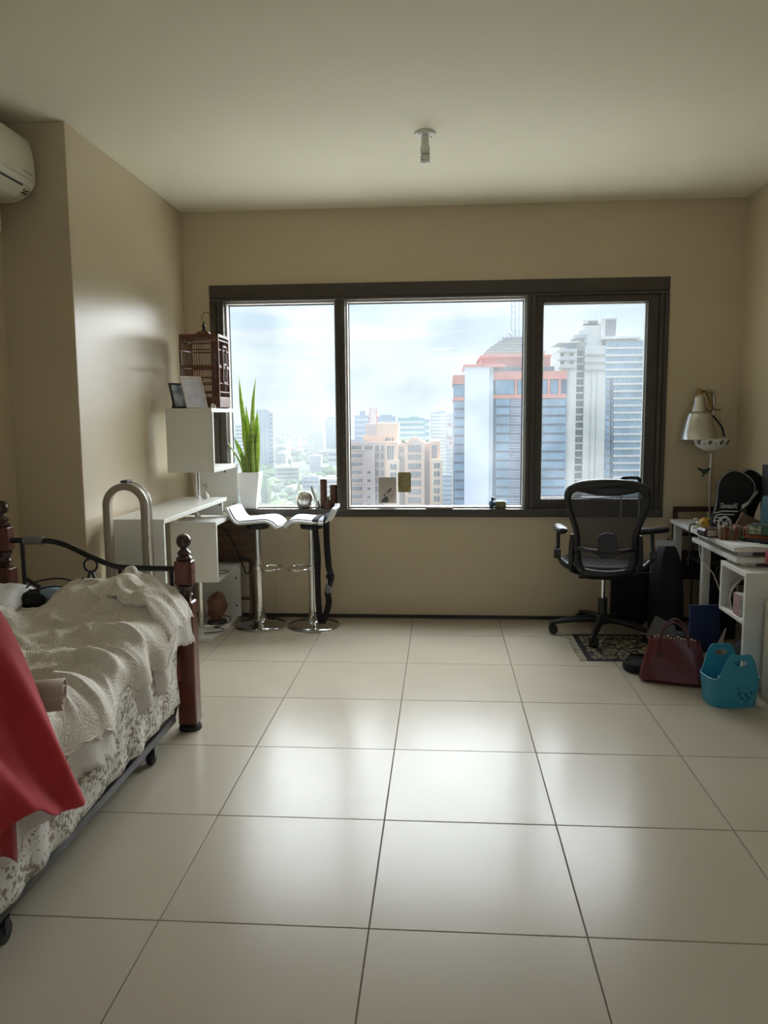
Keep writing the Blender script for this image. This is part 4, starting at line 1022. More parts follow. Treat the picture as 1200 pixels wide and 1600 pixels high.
# floor lamp with bell shade
lp_ = thing('floor_lamp', 'steel standing lamp with a bell shaped metal shade', 'lamp', (1.892, 3.415, 0))
LX, LY = 1.892, 3.41
def R2(o, base=Vector((1.892, 3.415, 0))): o.location = -base; return o
M['brass'] = mat('aged_brass', (0.33, 0.22, 0.09), .35, metal=1, var=(20, .2))
LXp, LYp = 2.0, 3.408
R2(MB().lathe([(.024, 0), (.024, .004), (.013, .012)], (LXp, LYp, 0), 24).build('lamp_foot', M['steel'], lp_))
R2(MB().tube(bez([(LXp, LYp, .01), (LXp, LYp, .8), (LXp, LYp, 1.40), (LXp, LYp-.002, 1.53), (LXp-.015, LYp-.012, 1.565), (LXp-.045, LYp-.03, 1.572), (LXp-.075, LYp-.05, 1.568)], 6), .0125, 14).build('pole', M['steel'], lp_))
SXc, SYc = LXp-.115, LYp-.075
R2(MB().tube([(LXp-.07, LYp-.047, 1.568), (SXc, SYc, 1.566)], .010, 10).build('swivel_arm', M['brass'], lp_))
R2(MB().lathe([(.008, 1.585), (.016, 1.580), (.018, 1.560), (.012, 1.548)], (SXc, SYc, 0), 16).build('swivel_cap', M['brass'], lp_))
R2(MB().lathe([(.010, 1.55), (.024, 1.545), (.036, 1.52), (.040, 1.475), (.046, 1.470), (.047, 1.45), (.050, 1.447), (.050, 1.432)], (SXc, SYc, 0), 30).build('shade_cap', M['steel'], lp_))
M['shade'] = mat('satin_steel_shade', (0.60, 0.58, 0.53), .28, metal=.85, var=(6, .05))
R2(MB().lathe([(.050, 1.437), (.068, 1.433), (.078, 1.42), (.088, 1.38), (.102, 1.32), (.114, 1.27), (.126, 1.255), (.124, 1.253), (.111, 1.27), (.099, 1.32), (.085, 1.38), (.06, 1.425)], (SXc, SYc, 0), 44, capb=False, capt=False).build('lamp_shade', M['shade'], lp_))
R2(MB().ball((SXc, SYc, 1.315), .028, 14, 10, (1, 1, 1.3)).build('bulb', M['tubeglass'], lp_))
cl2 = MB().tube(bez([(LXp-.055, LYp-.03, 1.555), (LXp-.055, LYp-.07, 1.52), (LXp-.05, LYp-.09, 1.48), (LXp-.06, LYp-.1, 1.445)], 5), .006, 8)
cl2.tube([(LXp-.03, LYp-.04, 1.556), (LXp-.035, LYp-.08, 1.50), (LXp-.03, LYp-.1, 1.45)], .005, 8); cl2.tube([(LXp-.09, LYp-.1, 1.45), (LXp+.02, LYp-.1, 1.446)], .004, 8); cl2.ball((LXp-.055, LYp-.106, 1.455), .018, 14, 8, (1, .5, 1))
R2(cl2.build('brass_clamp', M['brass'], lp_))
wb_ = MB().tube(bez([(LXp-.018, LYp-.02, 1.415), (LXp+.005, LYp-.035, 1.39), (LXp+.05, LYp-.035, 1.33), (LXp+.068, LYp-.035, 1.27)], 6), .006, 8).build('lanyard', mat('navy_cord', (0.020, 0.020, 0.045), .7, var=(30, .2))); tag(wb_, 'dark blue lanyard hanging from the lamp pole', 'lanyard')

hp = thing('hanging_bowl', 'white hanging bowl painted with black plant motifs behind the lamp shade', 'bowl', (1.955, 3.30, 1.175))
MB().lathe([(.008, 0), (.05, .012), (.095, .042), (.108, .072), (.110, .085), (.104, .085), (.09, .045), (.04, .016)], n=36, capt=True).build('bowl', M['white_pl'], hp)
MB().lathe([(.011, -.012), (.012, -.004), (.007, .002)], n=14).build('bowl_knob', M['brass'], hp)
mo = MB()
for k in range(9):
    a = 2*pi*k/9+.2
    def on(da, z_): 
        r_ = .095+.013*(z_-.042)/.03+.0025; return (r_*cos(a+da), r_*sin(a+da), z_)
    mo.tube([on(0, .048), on(.01, .062), on(0, .078)], .0045, 6); mo.tube([on(-.11, .068), on(-.05, .058), on(0, .056)], .0035, 5); mo.tube([on(.11, .070), on(.05, .058), on(0, .056)], .0035, 5); mo.ball(on(.34, .052), .004, 6, 4)
mo.build('painted_motif', M['ink'], hp)
MB().tube([(-.10, 0, .08), (-.04, .04, .25), (.03, .09, .40)], .0012, 5).tube([(.10, 0, .08), (.07, .05, .25), (.035, .09, .40)], .0012, 5).build('hanging_wire', M['steel'], hp)
hb_ = thing('hummingbird_ornament', 'green hummingbird ornament hanging on a thread from the bowl', 'ornament', (1.925, 3.29, 1.045))
M['hgreen'] = mat('iridescent_green', (0.030, 0.075, 0.050), .35, var=(30, .4), metal=.2); 
MB().ball((0, 0, 0), .018, 12, 8, (1.3, .7, .9)).build('body', M['hgreen'], hb_); MB().ball((.022, 0, .014), .010, 10, 7).build('head', M['black_pl'], hb_)
MB().lathe([(.0022, 0), (.0005, .028)], n=7, axis='X', c=(.03, 0, .020)).build('beak', M['black_pl'], hb_)
MB().grid([[(-.005, 0, .008), (-.012, 0, -.006)], [(-.03, -.01, .022), (-.034, -.01, .004)], [(-.062, -.015, .030), (-.055, -.015, .022)]]).build('wing', M['hgreen'], hb_, solid=.002)
MB().grid([[(-.008, .0, -.010), (.004, 0, -.013)], [(-.02, 0, -.035), (-.012, 0, -.038)]]).build('tail', M['hgreen'], hb_, solid=.002)
MB().tube([(0, 0, .012), (.015, .005, .13)], .0007, 5).build('thread', M['white_pl'], hb_)

# wooden folding chair behind the desk
wc = thing('wooden_chair', 'dark reddish wooden chair folded behind the white desk', 'chair', (1.90, 3.385, 0))
M['redwood'] = mat('dark_red_wood', (0.050, 0.018, 0.012), .4, var=(6, .3, (1, 1, 4)))
B((-.135, .012, .765), (.145, .036, .800)).build('top_rail', M['redwood'], wc, bevel=.004)
B((-.135, .014, .60), (.145, .032, .62)).build('lower_rail', M['redwood'], wc, bevel=.003)
for a in (-.135, .115): B((a, .010, 0), (a+.03, .038, .765)).build('post', M['redwood'], wc, bevel=.004)
B((-.105, .016, .30), (.115, .030, .50)).build('seat', M['redwood'], wc, bevel=.004)

# ---- things on the desk top
DZ = .7185
lb_ = thing('ladybug_ornament', 'yellow spotted ladybug ornament on the white desk top', 'ornament', (1.842, 2.97, DZ), radians(-160))
M['yel'] = mat('mustard_yellow_shell', (0.60, 0.33, 0.03), .35, var=(10, .15))
ly_ = MB(); ly_.ball((0, 0, 0), .062, 20, 12, (1.0, .8, 1.05))
ly_.v = [(x_, y_, max(.004, z_)) for x_, y_, z_ in ly_.v]; ly_.build('shell', M['yel'], lb_)
MB().ball((.052, 0, .016), .022, 14, 8, (.8, 1.1, .85)).build('face', mat('pale_yellow', (.5, .42, .2), .4, var=(10, .1)), lb_)
for (a, b) in ((.3, .3), (-.5, .5), (.9, -.6), (-.1, -.7), (1.1, .6), (-1.0, 0), (-.9, -.9), (.2, 1.0)):
    x_, y_ = .055*sin(a)*.9, .042*sin(b); z_ = 1.05*sqrt(max(0, .062**2-x_**2-(y_/.8)**2)); MB().ball((x_, y_, z_), .006, 8, 5).build('spot', M['ink'], lb_)
for e_ in (-1, 1): MB().ball((.066, .009*e_, .022), .006, 8, 5).build('eye', M['ink'], lb_)
hk = thing('desk_clamp_hook', 'small steel clamp hook at the far edge of the white desk', 'hook', (1.755, 2.90, DZ))
MB().tube([(0, 0, 0), (0, 0, .045)], .004, 8).build('stem', M['chrome'], hk); MB().tube([(.011*cos(a*pi/8), 0, .056+.011*sin(a*pi/8)) for a in range(16)], .003, 6, closed=True).build('loop', M['chrome'], hk)
MB().lathe([(.012, 0), (.012, .004), (.005, .006)], n=16).build('foot_pad', M['chrome'], hk)
MB().tube(bez([(-.002, -.002, .03), (-.03, -.01, .03), (-.038, -.012, 0), (-.034, -.012, -.06), (-.034, -.012, -.15), (-.04, -.012, -.20), (-.036, -.012, -.23)], 5), .005, 8).build('hanging_clip', M['black_pl'], hk)

wl_ = thing('wallet', 'dark leather wallet with cream pages on the desk edge', 'wallet', (1.772, 2.60, DZ), radians(4))
M['leather'] = mat('dark_brown_leather', (0.045, 0.020, 0.014), .5, var=(16, .2), bump=(90, .4, .001))
wq = [(-.042+.0, 0), (.042, 0), (.044, .004), (.044, .046), (.042, .05), (-.042, .05), (-.060, .044), (-.066, .025), (-.060, .006)]
MB().prism([(a*1.2, b) for a, b in [(-.06, 0), (.055, 0), (.055, .006), (-.05, .006), (-.056, .012), (-.056, .036), (-.05, .042), (.055, .042), (.055, .048), (-.06, .048), (-.07, .036), (-.07, .012)]], -.05, .05, 'Y').build('cover', M['leather'], wl_, bevel=.002)
B((-.062, -.046, .007), (.064, .046, .022)).build('pages', M['card1'], wl_, bevel=.002); B((-.062, -.046, .025), (.064, .046, .041)).build('pages', M['card1'], wl_, bevel=.002)
M['stripe'] = ramp_mat('striped_woven_cloth', wave_fac(6.5, 'X', 2.2, dscale=2), [(.1, (0.19, 0.045, 0.035)), (.35, (0.26, 0.20, 0.12)), (.5, (0.10, 0.10, 0.075)), (.7, (0.30, 0.12, 0.05)), (.9, (0.17, 0.15, 0.10))], .85, bump=.4, bdist=.004)
sc_ = thing('striped_scarf', 'folded striped woven scarf in red, tan and green on the desk', 'scarf', (1.845, 2.50, DZ), radians(-12))
for k in range(9):
    x_ = -.075+.019*k; h_ = .072+.008*sin(k*1.7)
    MB().prism([(x_-.008, .0), (x_+.008, .0), (x_+.010+.003*sin(k), h_*.6), (x_+.006, h_), (x_-.004, h_+.003), (x_-.009, h_*.7)], -.055-.006*sin(k*2.1), .055, 'Y').build('fold', M['stripe'], sc_, bevel=.005, seg=3)

# black racket cover with white trim and lettering
rc = thing('racket_bag', 'black racket cover with white piping and script lettering leaning on the wall', 'racket bag', (1.945, 2.86, DZ), radians(-8))
def opoly(f_, n=60): return [f_(2*pi*k/n) for k in range(n)]
outl = [(a_*.78, b_) for a_, b_ in [(-.115, 0), (.035, 0), (.060, .03), (.075, .09), (.105, .15), (.150, .215), (.165, .255), (.158, .285), (.125, .320), (.07, .352), (.01, .365), (-.04, .352), (-.085, .315), (-.105, .26), (-.108, .20), (-.115, .14), (-.130, .09), (-.140, .05), (-.135, .015)]]
ol = [(p.x, p.z) for p in bez([(a, 0, b) for a, b in outl+[outl[0]]], 4)][:-1]
MB().prism(ol, -.03, .03, 'Y').build('cover', mat('black_nylon', (0.005, 0.005, 0.006), .75, var=(20, .2), bump=(120, .2, .001)), rc, bevel=.012, seg=3)
MB().tube([(a*.985, -.031, b*.985+.004) for a, b in ol[16:64]], .0032, 6).build('piping', mat('grey_white_piping', (.34, .33, .30), .6, var=(20, .1)), rc)
M['wprint'] = mat('white_print', (0.66, 0.66, 0.65), .6, var=(30, .08))
st_ = MB()
for (z_, a, b) in ((.118, -.092, .036), (.098, -.095, .017), (.078, -.094, -.03), (.060, -.09, -.045)):
    st_.tube(bez([(a, -.0325, z_-.014), ((a+b)/2-.03, -.0325, z_-.001), ((a+b)/2, -.0325, z_+.001), (b, -.0325, z_)], 5), .0036, 5)
st_.build('stripes', M['wprint'], rc)
em = MB()
el = [(-.035+.034*cos(a), .038+.044*sin(a)) for a in [2*pi*k/28 for k in range(28)]]
em.tube([(a, -.032, b) for a, b in el], .008, 6, closed=True); em.prism([(-.05, .03), (-.02, .03), (-.015, .05), (-.045, .05)], -.034, -.030, 'Y'); em.tube([(-.05, -.032, .06), (-.015, -.032, .012)], .004, 6); em.tube([(-.02, -.032, .066), (-.055, -.032, .016)], .004, 6)
em.build('ball_emblem', M['wprint'], rc)
fc = bpy.data.curves.new('lettering', 'FONT'); fc.body = 'TamasuKi'; fc.size = .038; fc.shear = .35; fc.extrude = .0006; fc.space_character = .82; fc.align_x = 'CENTER'
tmp = bpy.data.objects.new('tmp_text', fc); COL.objects.link(tmp)
dg = bpy.context.evaluated_depsgraph_get(); tme = bpy.data.meshes.new_from_object(tmp.evaluated_get(dg)); bpy.data.objects.remove(tmp); bpy.data.curves.remove(fc)
tme.materials.clear(); tme.materials.append(M['wprint']); tx = bpy.data.objects.new('lettering', tme); COL.objects.link(tx); tx.parent = rc; tx.location = (-.020, -.0325, .137); tx.rotation_euler = (pi/2, 0, 0); tx.scale = (.80, 1.15, 1)
MB().box((.045, -.034, .055), (.085, -.030, .135)).build('zip_flap', mat('grey_flap', (.085, .085, .09), .6, var=(12, .1)), rc, bevel=.002)
rc2 = thing('racket_bag', 'second black racket cover with a pale shoulder strap behind the first', 'racket bag', (2.065, 2.93, DZ), radians(-14))
MB().prism([(a*.8, b*1.01) for a, b in ol], -.024, .024, 'Y').build('cover', M['black_cloth'], rc2, bevel=.01, seg=2)
MB().tube([(a*.79, -.026, b*1.0) for a, b in ol[26:64]], .003, 6).build('piping', M['wprint'], rc2)
sp3 = [Vector((1.985, 2.79, .865)), Vector((2.02, 2.775, .895)), Vector((2.05, 2.80, .925)), Vector((2.085, 2.82, .955))]
MB().grid([[p+Vector((0, -.004, -.012)), p+Vector((0, .0, .012))] for p in bez(sp3, 5)]).build('shoulder_strap', mat('cream_webbing', (.44, .42, .37), .7, var=(30, .1)), rc2, solid=.003)
rc2.children[-1].matrix_parent_inverse = Matrix.Translation((2.065, 2.93, DZ)).__matmul__(Matrix.Rotation(radians(-14), 4, 'Z')).inverted()

wd = MB().prism([(-.10, 0), (.10, 0), (.10, .055), (-.035, .125)], -.012, .012, 'Y').build('brown_envelope', mat('kraft_brown', (.20, .135, .085), .75, var=(9, .1)), bevel=.001)
wd.location = (2.0, 2.715, DZ); wd.rotation_euler = (0, 0, radians(-4)); tag(wd, 'brown kraft envelope propped against the racket covers', 'envelope')
gb = thing('green_box', 'flat green and white patterned carton lying on top of the desk clutter', 'box', (1.99, 2.42, DZ+.040), radians(-32))
M['greenbox'] = mat('green_carton', (0.045, 0.12, 0.075), .5, var=(14, .2)); M['paleprint'] = ramp_mat('pale_green_print', noise_fac(45, 2), [(.42, (.14, .18, .11)), (.5, (.48, .50, .40)), (.7, (.52, .53, .44))], .5)
B((-.085, -.055, 0), (.085, .055, .052)).build('carton', M['greenbox'], gb, bevel=.0015)
B((-.0865, -.05, .004), (-.0852, .05, .048)).build('side_label', M['paleprint'], gb); B((-.08, -.0565, .004), (-.02, -.0552, .048)).build('side_label', M['paleprint'], gb)
B((-.08, -.05, .0521), (.08, .05, .0530)).build('top_label', mat('grey_green_top', (.12, .135, .125), .5, var=(10, .1)), gb)
em2 = MB().cyl((.045, -.0562, .026), (.045, -.0552, .026), .018, n=20); em2.build('round_mark', M['paleprint'], gb)
og = thing('knitted_toy', 'small orange and green knitted carrot toy under the green carton', 'toy', (1.93, 2.41, DZ), radians(-25))
MB().lathe([(.002, -.06), (.014, -.05), (.018, -.02), (.017, .05), (.01, .06)], (0, 0, .02), 16, axis='X', capt=True).build('carrot', mat('orange_wool', (.30, .095, .03), .9, var=(60, .3), bump=(90, .8, .003)), og)
M['gwool'] = mat('green_wool', (.03, .12, .035), .9, var=(60, .3), bump=(90, .8, .003))
for a in (-.012, 0, .012): MB().ball((-.068-abs(a)*.3, a, .018), .011, 10, 7).build('leaf_tuft', M['gwool'], og)
rd = MB().box((-.07, -.05, 0), (.07, .05, .028)).build('red_notebook', mat('brick_red_cover', (.11, .028, .02), .6, var=(10, .2)), bevel=.003); rd.location = (2.065, 2.50, DZ); rd.rotation_euler = (0, 0, -.1); tag(rd, 'brick red notebook under the green carton', 'notebook')
nv = MB().tube(bez([(1.86, 2.50, DZ+.01), (1.89, 2.40, DZ+.008), (1.95, 2.33, DZ+.008), (2.05, 2.29, DZ+.008), (2.15, 2.28, DZ+.008)], 5), .011, 10).build('navy_pouch', mat('navy_fabric', (.012, .018, .035), .8, var=(20, .2))); tag(nv, 'dark navy fabric strap lying along the front of the desk clutter', 'strap')
ks = MB().ball((0, 0, 0), .006, 10, 7).build('silver_bead', M['chrome']); ks.location = (1.868, 2.50, DZ+.028); tag(ks, 'tiny silver bead on the navy strap', 'bead')
for k, (x_, y_, r_, lab) in enumerate(((1.80, 2.33, .12, 'loose white paper sheet lying flat on the front desk edge'), (1.85, 2.285, -.25, 'second white paper sheet overlapping at the desk corner'))):
    pp = MB().box((-.055, -.075, 0), (.055, .075, .0012)); o = pp.build('paper_sheet', mat('white_paper', (.72, .71, .68), .8, var=(9, .02))); o.location = (x_, y_, DZ+.0015*k); o.rotation_euler = (0, 0, r_); tag(o, lab, 'paper')
tb = MB().prism([(-.03, 0), (.10, 0), (.10, .21), (-.015, .21), (-.02, .19)], -.10, .06, 'Y').build('teal_folder', mat('teal_plastic', (.018, .10, .125), .45, var=(9, .1)), bevel=.004); tb.location = (2.03, 2.50, DZ+.03); tag(tb, 'upright teal folder at the right end of the desk', 'folder')
mn = thing('monitor', 'dark grey monitor edge standing at the right end of the desk', 'monitor', (2.13, 2.775, DZ))
B((-.02, -.20, .12), (.02, .06, .40)).build('screen_housing', mat('charcoal_plastic', (.045, .045, .05), .5, var=(10, .1)), mn, bevel=.004); B((-.01, -.10, 0), (.01, -.04, .12)).build('stand', M['black_pl'], mn, bevel=.002); B((-.04, -.13, 0), (.05, -.01, .010)).build('stand_foot', M['black_pl'], mn, bevel=.003)
pk = thing('pink_bag', 'glossy pink bag hanging at the near end of the white desk', 'bag', (1.905, 2.06, .64))
M['pinkg'] = mat('glossy_pink_plastic', (.38, .045, .085), .25, var=(8, .3), coat=.4, bump=(14, .6, .008))
o = MB().lathe([(.02, 0), (.055, .01), (.062, .05), (.05, .10), (.03, .135), (.012, .15)], n=22).build('bag_body', M['pinkg'], pk, sub=1); MB().tube([(.028*cos(a*pi/12), 0, .15+.035*sin(a*pi/12)) for a in range(13)], .004, 6).build('handle', M['pinkg'], pk)

# cables, tray and clutter under the desk
cord('phone_cable', 'thin white cord looping under the white desk', [(1.731, 2.75, .72), (1.730, 2.74, .66), (1.74, 2.72, .56), (1.79, 2.66, .49), (1.82, 2.62, .40), (1.84, 2.58, .36), (1.865, 2.56, .395), (1.87, 2.54, .45), (1.845, 2.50, .55), (1.83, 2.46, .60)], .003, M['white_pl'])
ad = B((1.80, 2.42, .575), (1.83, 2.47, .615)).build('white_adapter', M['white_pl'], bevel=.004); tag(ad, 'white plug adapter at the far corner of the cubby', 'adapter')
ct = thing('cable_shelf', 'black wire rack full of cables under the desk', 'rack', (1.965, 3.055, .48))
for k in range(6): MB().tube(bez([(-.12+.02*k, -.10, .02+.012*k), (-.05, -.13+.03*k, .05+.008*k), (.05, -.10+.02*k, .03+.01*k), (.12, -.05, .05), (.10, .08, .03+.01*k)], 6), .006, 8).build('cable', M['rubber'], ct)
B((-.14, -.12, 0), (.16, .14, .012)).build('tray', M['black_metal'], ct, bevel=.003)
for (a, b) in ((-.13, -.11), (.15, -.11), (-.13, .13), (.15, .13)): MB().cyl((a, b, -.48), (a, b, .10), .006, n=8).build('rack_leg', M['black_metal'], ct)
# in the cubby
pb = thing('paper_carton', 'pale grey carton slotted in the desk cubby', 'carton', (1.792, 2.17, .3635))
B((-.04, -.05, 0), (.06, .04, .115)).build('carton', mat('grey_white_card', (.50, .48, .47), .7, var=(9, .06)), pb, bevel=.001); B((-.0415, -.05, 0), (-.0402, .04, .115)).build('pink_spine', mat('faded_pink_card', (.36, .22, .20), .7, var=(9, .1)), pb)
B((-.02, .045, 0), (.07, .06, .145)).build('brown_flap', mat('brown_card', (.16, .10, .07), .8, var=(9, .1)), pb)
fnx = thing('folding_fan', 'dark folded hand fan with a pale rim in the desk cubby', 'fan', (1.775, 2.27, .3635))
MB().tube(bez([(.0, .02, .0), (-.015, .02, .06), (.0, .02, .12), (.05, .02, .175)], 6), .004, 6).build('fan_rim', M['white_pl'], fnx)
MB().prism([(0, 0), (.09, 0), (.09, .16), (.05, .165), (.002, .11), (-.010, .06)], .012, .018, 'Y').build('fan_leaf', M['black_cloth'], fnx)

# ---- suitcase and dark bags behind the chair
su = thing('suitcase', 'black suitcase with its trolley handle pulled up against the window wall', 'suitcase', (1.475, 3.383, 0))
MB().box((-.115, -.048, .035), (.135, .048, .43)).build('case', M['black_cloth'], su, bevel=.03, seg=3)
hd_ = MB().tube(bez([(-.065, 0, .95), (-.062, 0, .985), (-.045, 0, .997), (.03, 0, .997), (.052, 0, .985), (.055, 0, .95)], 5), .0125, 10).build('handle_grip', M['black_pl'], su)
for a in (-.065, .055): MB().tube([(a, 0, .42), (a, 0, .955)], .007, 8).build('handle_tube', M['steel'], su)
MB().grid([[(-.028, -.014, .985), (.0, -.014, .985)], [(-.024, -.015, .95), (.0, -.015, .945)], [(-.010, -.014, .925), (.002, -.014, .92)]]).build('luggage_tag', M['white_pl'], su, solid=.002)
for a in (-.08, .09):
    MB().cyl((a-.014, -.032, .028), (a+.014, -.032, .028), .027, n=16).build('wheel', M['rubber'], su); MB().cyl((a-.014, .034, .028), (a+.014, .034, .028), .027, n=16).build('wheel', M['rubber'], su)
def softbag(name, label, cat, loc, dims, rz, m, handles=True, seed=0):
    t = thing(name, label, cat, loc, rz); p = MB(); rws = []
    for i in range(13):
        s = i/12; cp_ = sqrt(max(.0004, 1-s**7)); w_ = dims[0]/2*(1-.22*s**2)*(.94+.06*sin(pi*s))*cp_; d2 = dims[1]/2*(1-.45*s**1.8)*cp_; row = []
        for k in range(28):
            a = 2*pi*k/28; c, d = cos(a), sin(a)
            row.append((w_*abs(c)**.55*(1 if c >= 0 else -1)*(1+.05*nz3(c*2+seed, s*3, d)), d2*abs(d)**.55*(1 if d >= 0 else -1)*(1+.1*nz3(d*2, s*3, c+seed)), dims[2]*s*(1+.05*nz3(c+seed, d, s))))
        rws.append(row)
    p.grid(rws, closed=True); p.f.append(tuple(range(27, -1, -1))); p.sm.append(True); p.f.append(tuple(12*28+k for k in range(28))); p.sm.append(True)
    p.build('bag_body', m, t)
    if handles:
        for s in (-1, 1):
            MB().tube([(dims[0]*.22*cos(a*pi/14), s*dims[1]*.16, dims[2]*.96+dims[2]*.32*sin(a*pi/14)) for a in range(15)], .008, 8).build('handle', m, t)
    return t
softbag('duffel_bag', 'bulky black duffel bag in the corner beside the office chair', 'bag', (1.655, 3.12, 0), (.19, .27, .62), .1, M['black_cloth'], False, 3)
softbag('black_backpack', 'black backpack slumped under the white desk', 'bag', (1.97, 3.06, 0), (.20, .17, .36), .2, M['black_cloth'], True, 8)
softbag('dark_shopping_bag', 'dark cloth bag lying in front of the blue folder', 'bag', (1.57, 2.56, 0), (.22, .20, .17), .5, M['black_cloth'], False, 5)
softbag('black_shoulder_bag', 'black bag standing inside the desk behind the turquoise basket', 'bag', (1.90, 2.22, 0), (.28, .24, .24), .0, M['black_cloth'], False, 12)
mp_ = thing('black_satchel', 'small black satchel lying on the floor behind the red handbag', 'bag', (1.325, 2.345, 0), radians(20))
MB().prism([(.115*cos(a)*1.0, .0+.10*sin(a)) for a in [2*pi*k/24 for k in range(24)]], 0.002, .055).build('bag_body', M['black_cloth'], mp_, bevel=.02, seg=3); MB().tube([(-.09, .02, .057), (-.03, .08, .07), (.05, .07, .06)], .006, 8).build('strap', M['black_cloth'], mp_)
M['royal'] = mat('royal_blue_card', (.012, .030, .11), .6, var=(9, .12))
bf = MB().box((-.09, -.012, 0), (.09, .012, .285)).build('blue_folder', M['royal'], bevel=.002); bf.location = (1.77, 2.70, .002); bf.rotation_euler = (-.04, 0, .08); tag(bf, 'upright royal blue folder on the floor under the desk', 'folder')
gp = MB().add([(-.09, 0, 0), (.07, 0, 0), (.09, .02, .13), (-.02, .05, .20), (-.10, .04, .09)], [(0, 1, 2, 3, 4)]).build('grey_paper_bag', mat('grey_paper', (.20, .20, .20), .8, var=(7, .15)), solid=.006); gp.location = (1.56, 2.75, .004); gp.rotation_euler = (-.2, 0, .3); tag(gp, 'crumpled grey paper bag leaning beside the blue folder', 'paper bag')
wp = MB().prism([(-.02, 0), (.03, 0), (.06, .17), (.055, .172)], -.002, .002, 'Y').build('white_leaflet', M['card1']); wp.location = (1.80, 2.60, .005); tag(wp, 'pale leaflet leaning at the front of the blue folder', 'leaflet')
nbk = MB().prism([(-.06, 0), (.05, 0), (.065, .035), (-.06, .04)], -.004, .004, 'Y').build('white_notebook', mat('grey_white_cover', (.42, .43, .45), .5, var=(9, .04))); nbk.location = (1.60, 2.97, .60); tag(nbk, 'pale notebook poking out of the black bag behind the chair', 'notebook')
bx_ = B((1.40, 2.955, .0), (1.465, 3.02, .0)) if False else None

# ---- burgundy handbag on the floor
hbg = thing('handbag', 'glossy burgundy leather handbag with two loop handles on the floor', 'handbag', (1.432, 2.14, 0), radians(-18))
M['burg'] = mat('burgundy_leather', (0.105, 0.012, 0.016), .36, var=(7, .2), bump=(9, .25, .01), coat=.1)
M['burg2'] = mat('dark_burgundy_trim', (0.060, 0.010, 0.012), .35, var=(9, .2))
rws = []
for i in range(15):
    s = i/14; w_ = .172*(1-.30*s**1.3)+.004; d2 = .062*(1-.62*s)+.004; row = []
    for k in range(36):
        a = 2*pi*k/36; c, d = cos(a), sin(a)
        x_ = w_*abs(c)**.35*(1 if c >= 0 else -1); y_ = d2*abs(d)**.45*(1 if d >= 0 else -1)
        y_ += .010*sin(x_*24+s*5)*s*(1 if d < 0 else .3)
        row.append((x_, y_, .004+(.225)*s+.014*s*cos(x_*9)))
    rws.append(row)
hm = MB().grid(rws, closed=True); hm.f.append(tuple(range(35, -1, -1))); hm.sm.append(True); hm.build('bag_body', M['burg'], hbg, sub=1)
ins = MB()
for k in range(13):
    u = -.10+.2*k/12; ins.box((u-.006, -.012, .215), (u+.006, .014, .244+.006*sin(k*2)))
ins.build('lining_pleats', mat('tan_check_lining', (.27, .21, .13), .8, var=(50, .3)), hbg)
for s in (-1, 1):
    MB().tube(bez([(-.075, s*.026, .16), (-.072, s*.030, .22), (-.055, s*.034, .29), (0, s*.040, .335), (.055, s*.034, .29), (.072, s*.030, .22), (.075, s*.026, .16)], 6), .0065, 8).build('handle', M['burg2'], hbg)
    for a in (-.075, .075): MB().box((a-.012, s*.034-.006, .10), (a+.012, s*.034+.006, .165)).build('handle_tab', M['burg2'], hbg, bevel=.004)

# ---- turquoise basket
bs = thing('turquoise_basket', 'turquoise plastic basket with two arched handles and teardrop holes', 'basket', (1.620, 1.855, 0), radians(8))
M['turq'] = mat('turquoise_plastic', (0.035, 0.29, 0.42), .38, var=(5, .04), coat=.1)
bw, bdp_, bh = .128, .100, .165
def bring(w_, d2, z_, n=56): 
    o_ = []
    for k in range(n):
        a = 2*pi*k/n; c, d = cos(a), sin(a); o_.append((w_*abs(c)**.62*(1 if c >= 0 else -1), d2*abs(d)**.62*(1 if d >= 0 else -1), z_))
    return o_
def btop(x_, y_): # rim height: dips on the short sides, rises into the handles on the long sides
    s_ = min(1, abs(y_)/(bdp_*.97)); return .140+.125*sm(.118, .042, abs(x_))*sm(.75, 1.0, s_)
rws = []
for i in range(15):
    s = i/14; f_ = .88+.12*s; base = bring(bw*f_, bdp_*f_, 0); row = []
    for (x_, y_, _) in base: row.append((x_, y_, .002+s*btop(x_/f_, y_/f_)))
    rws.append(row)
bm_ = bmesh.new()
def hole_filter(p):
    x_, y_, z_ = p
    f_ = .88+.12*min(1, z_/.2)
    for hx, hz_, rx, rz_ in HOLES:
        if abs(y_) > bdp_*.72*f_ and ((x_-hx)/rx)**2+((z_-hz_)/rz_)**2 < 1: return True
    return False
HOLES = [(0, .226, .036, .017)]
# fine grid so that holes can be cut cleanly
NK, NI = 224, 90
rws = []
for i in range(NI+1):
    s = i/NI; f_ = .88+.12*s; rws.append([(x_, y_, .002+s*btop(x_/f_, y_/f_)) for (x_, y_, _) in bring(bw*f_, bdp_*f_, 0, NK)])
drops = [(.02, .05, .006, .010), (.04, .065, .007, .012), (.055, .045, .006, .011), (.035, .035, .005, .008), (.065, .075, .005, .008), (.005, .075, .005, .009), (.02, .085, .004, .006), (.045, .095, .005, .008), (.03, .105, .003, .005), (.06, .105, .004, .006), (.015, .03, .004, .006), (.05, .022, .005, .008), (-.005, .1, .004, .006), (.1, .09, .004, .008), (.03, .072, .004, .005)]
HOLES += drops
mbk = MB(); vv = [p for r_ in rws for p in r_]; ff = []
for i in range(NI):
    for k in range(NK):
        l = (k+1) % NK; idx = (i*NK+k, i*NK+l, (i+1)*NK+l, (i+1)*NK+k)
        cx_ = sum(vv[q_][0] for q_ in idx)/4; cy_ = sum(vv[q_][1] for q_ in idx)/4; cz_ = sum(vv[q_][2] for q_ in idx)/4
        if not hole_filter((cx_, cy_, cz_)): ff.append(idx)
mbk.add(vv, ff, True); mbk.f.append(tuple(range(NK-1, -1, -1))); mbk.sm.append(False)
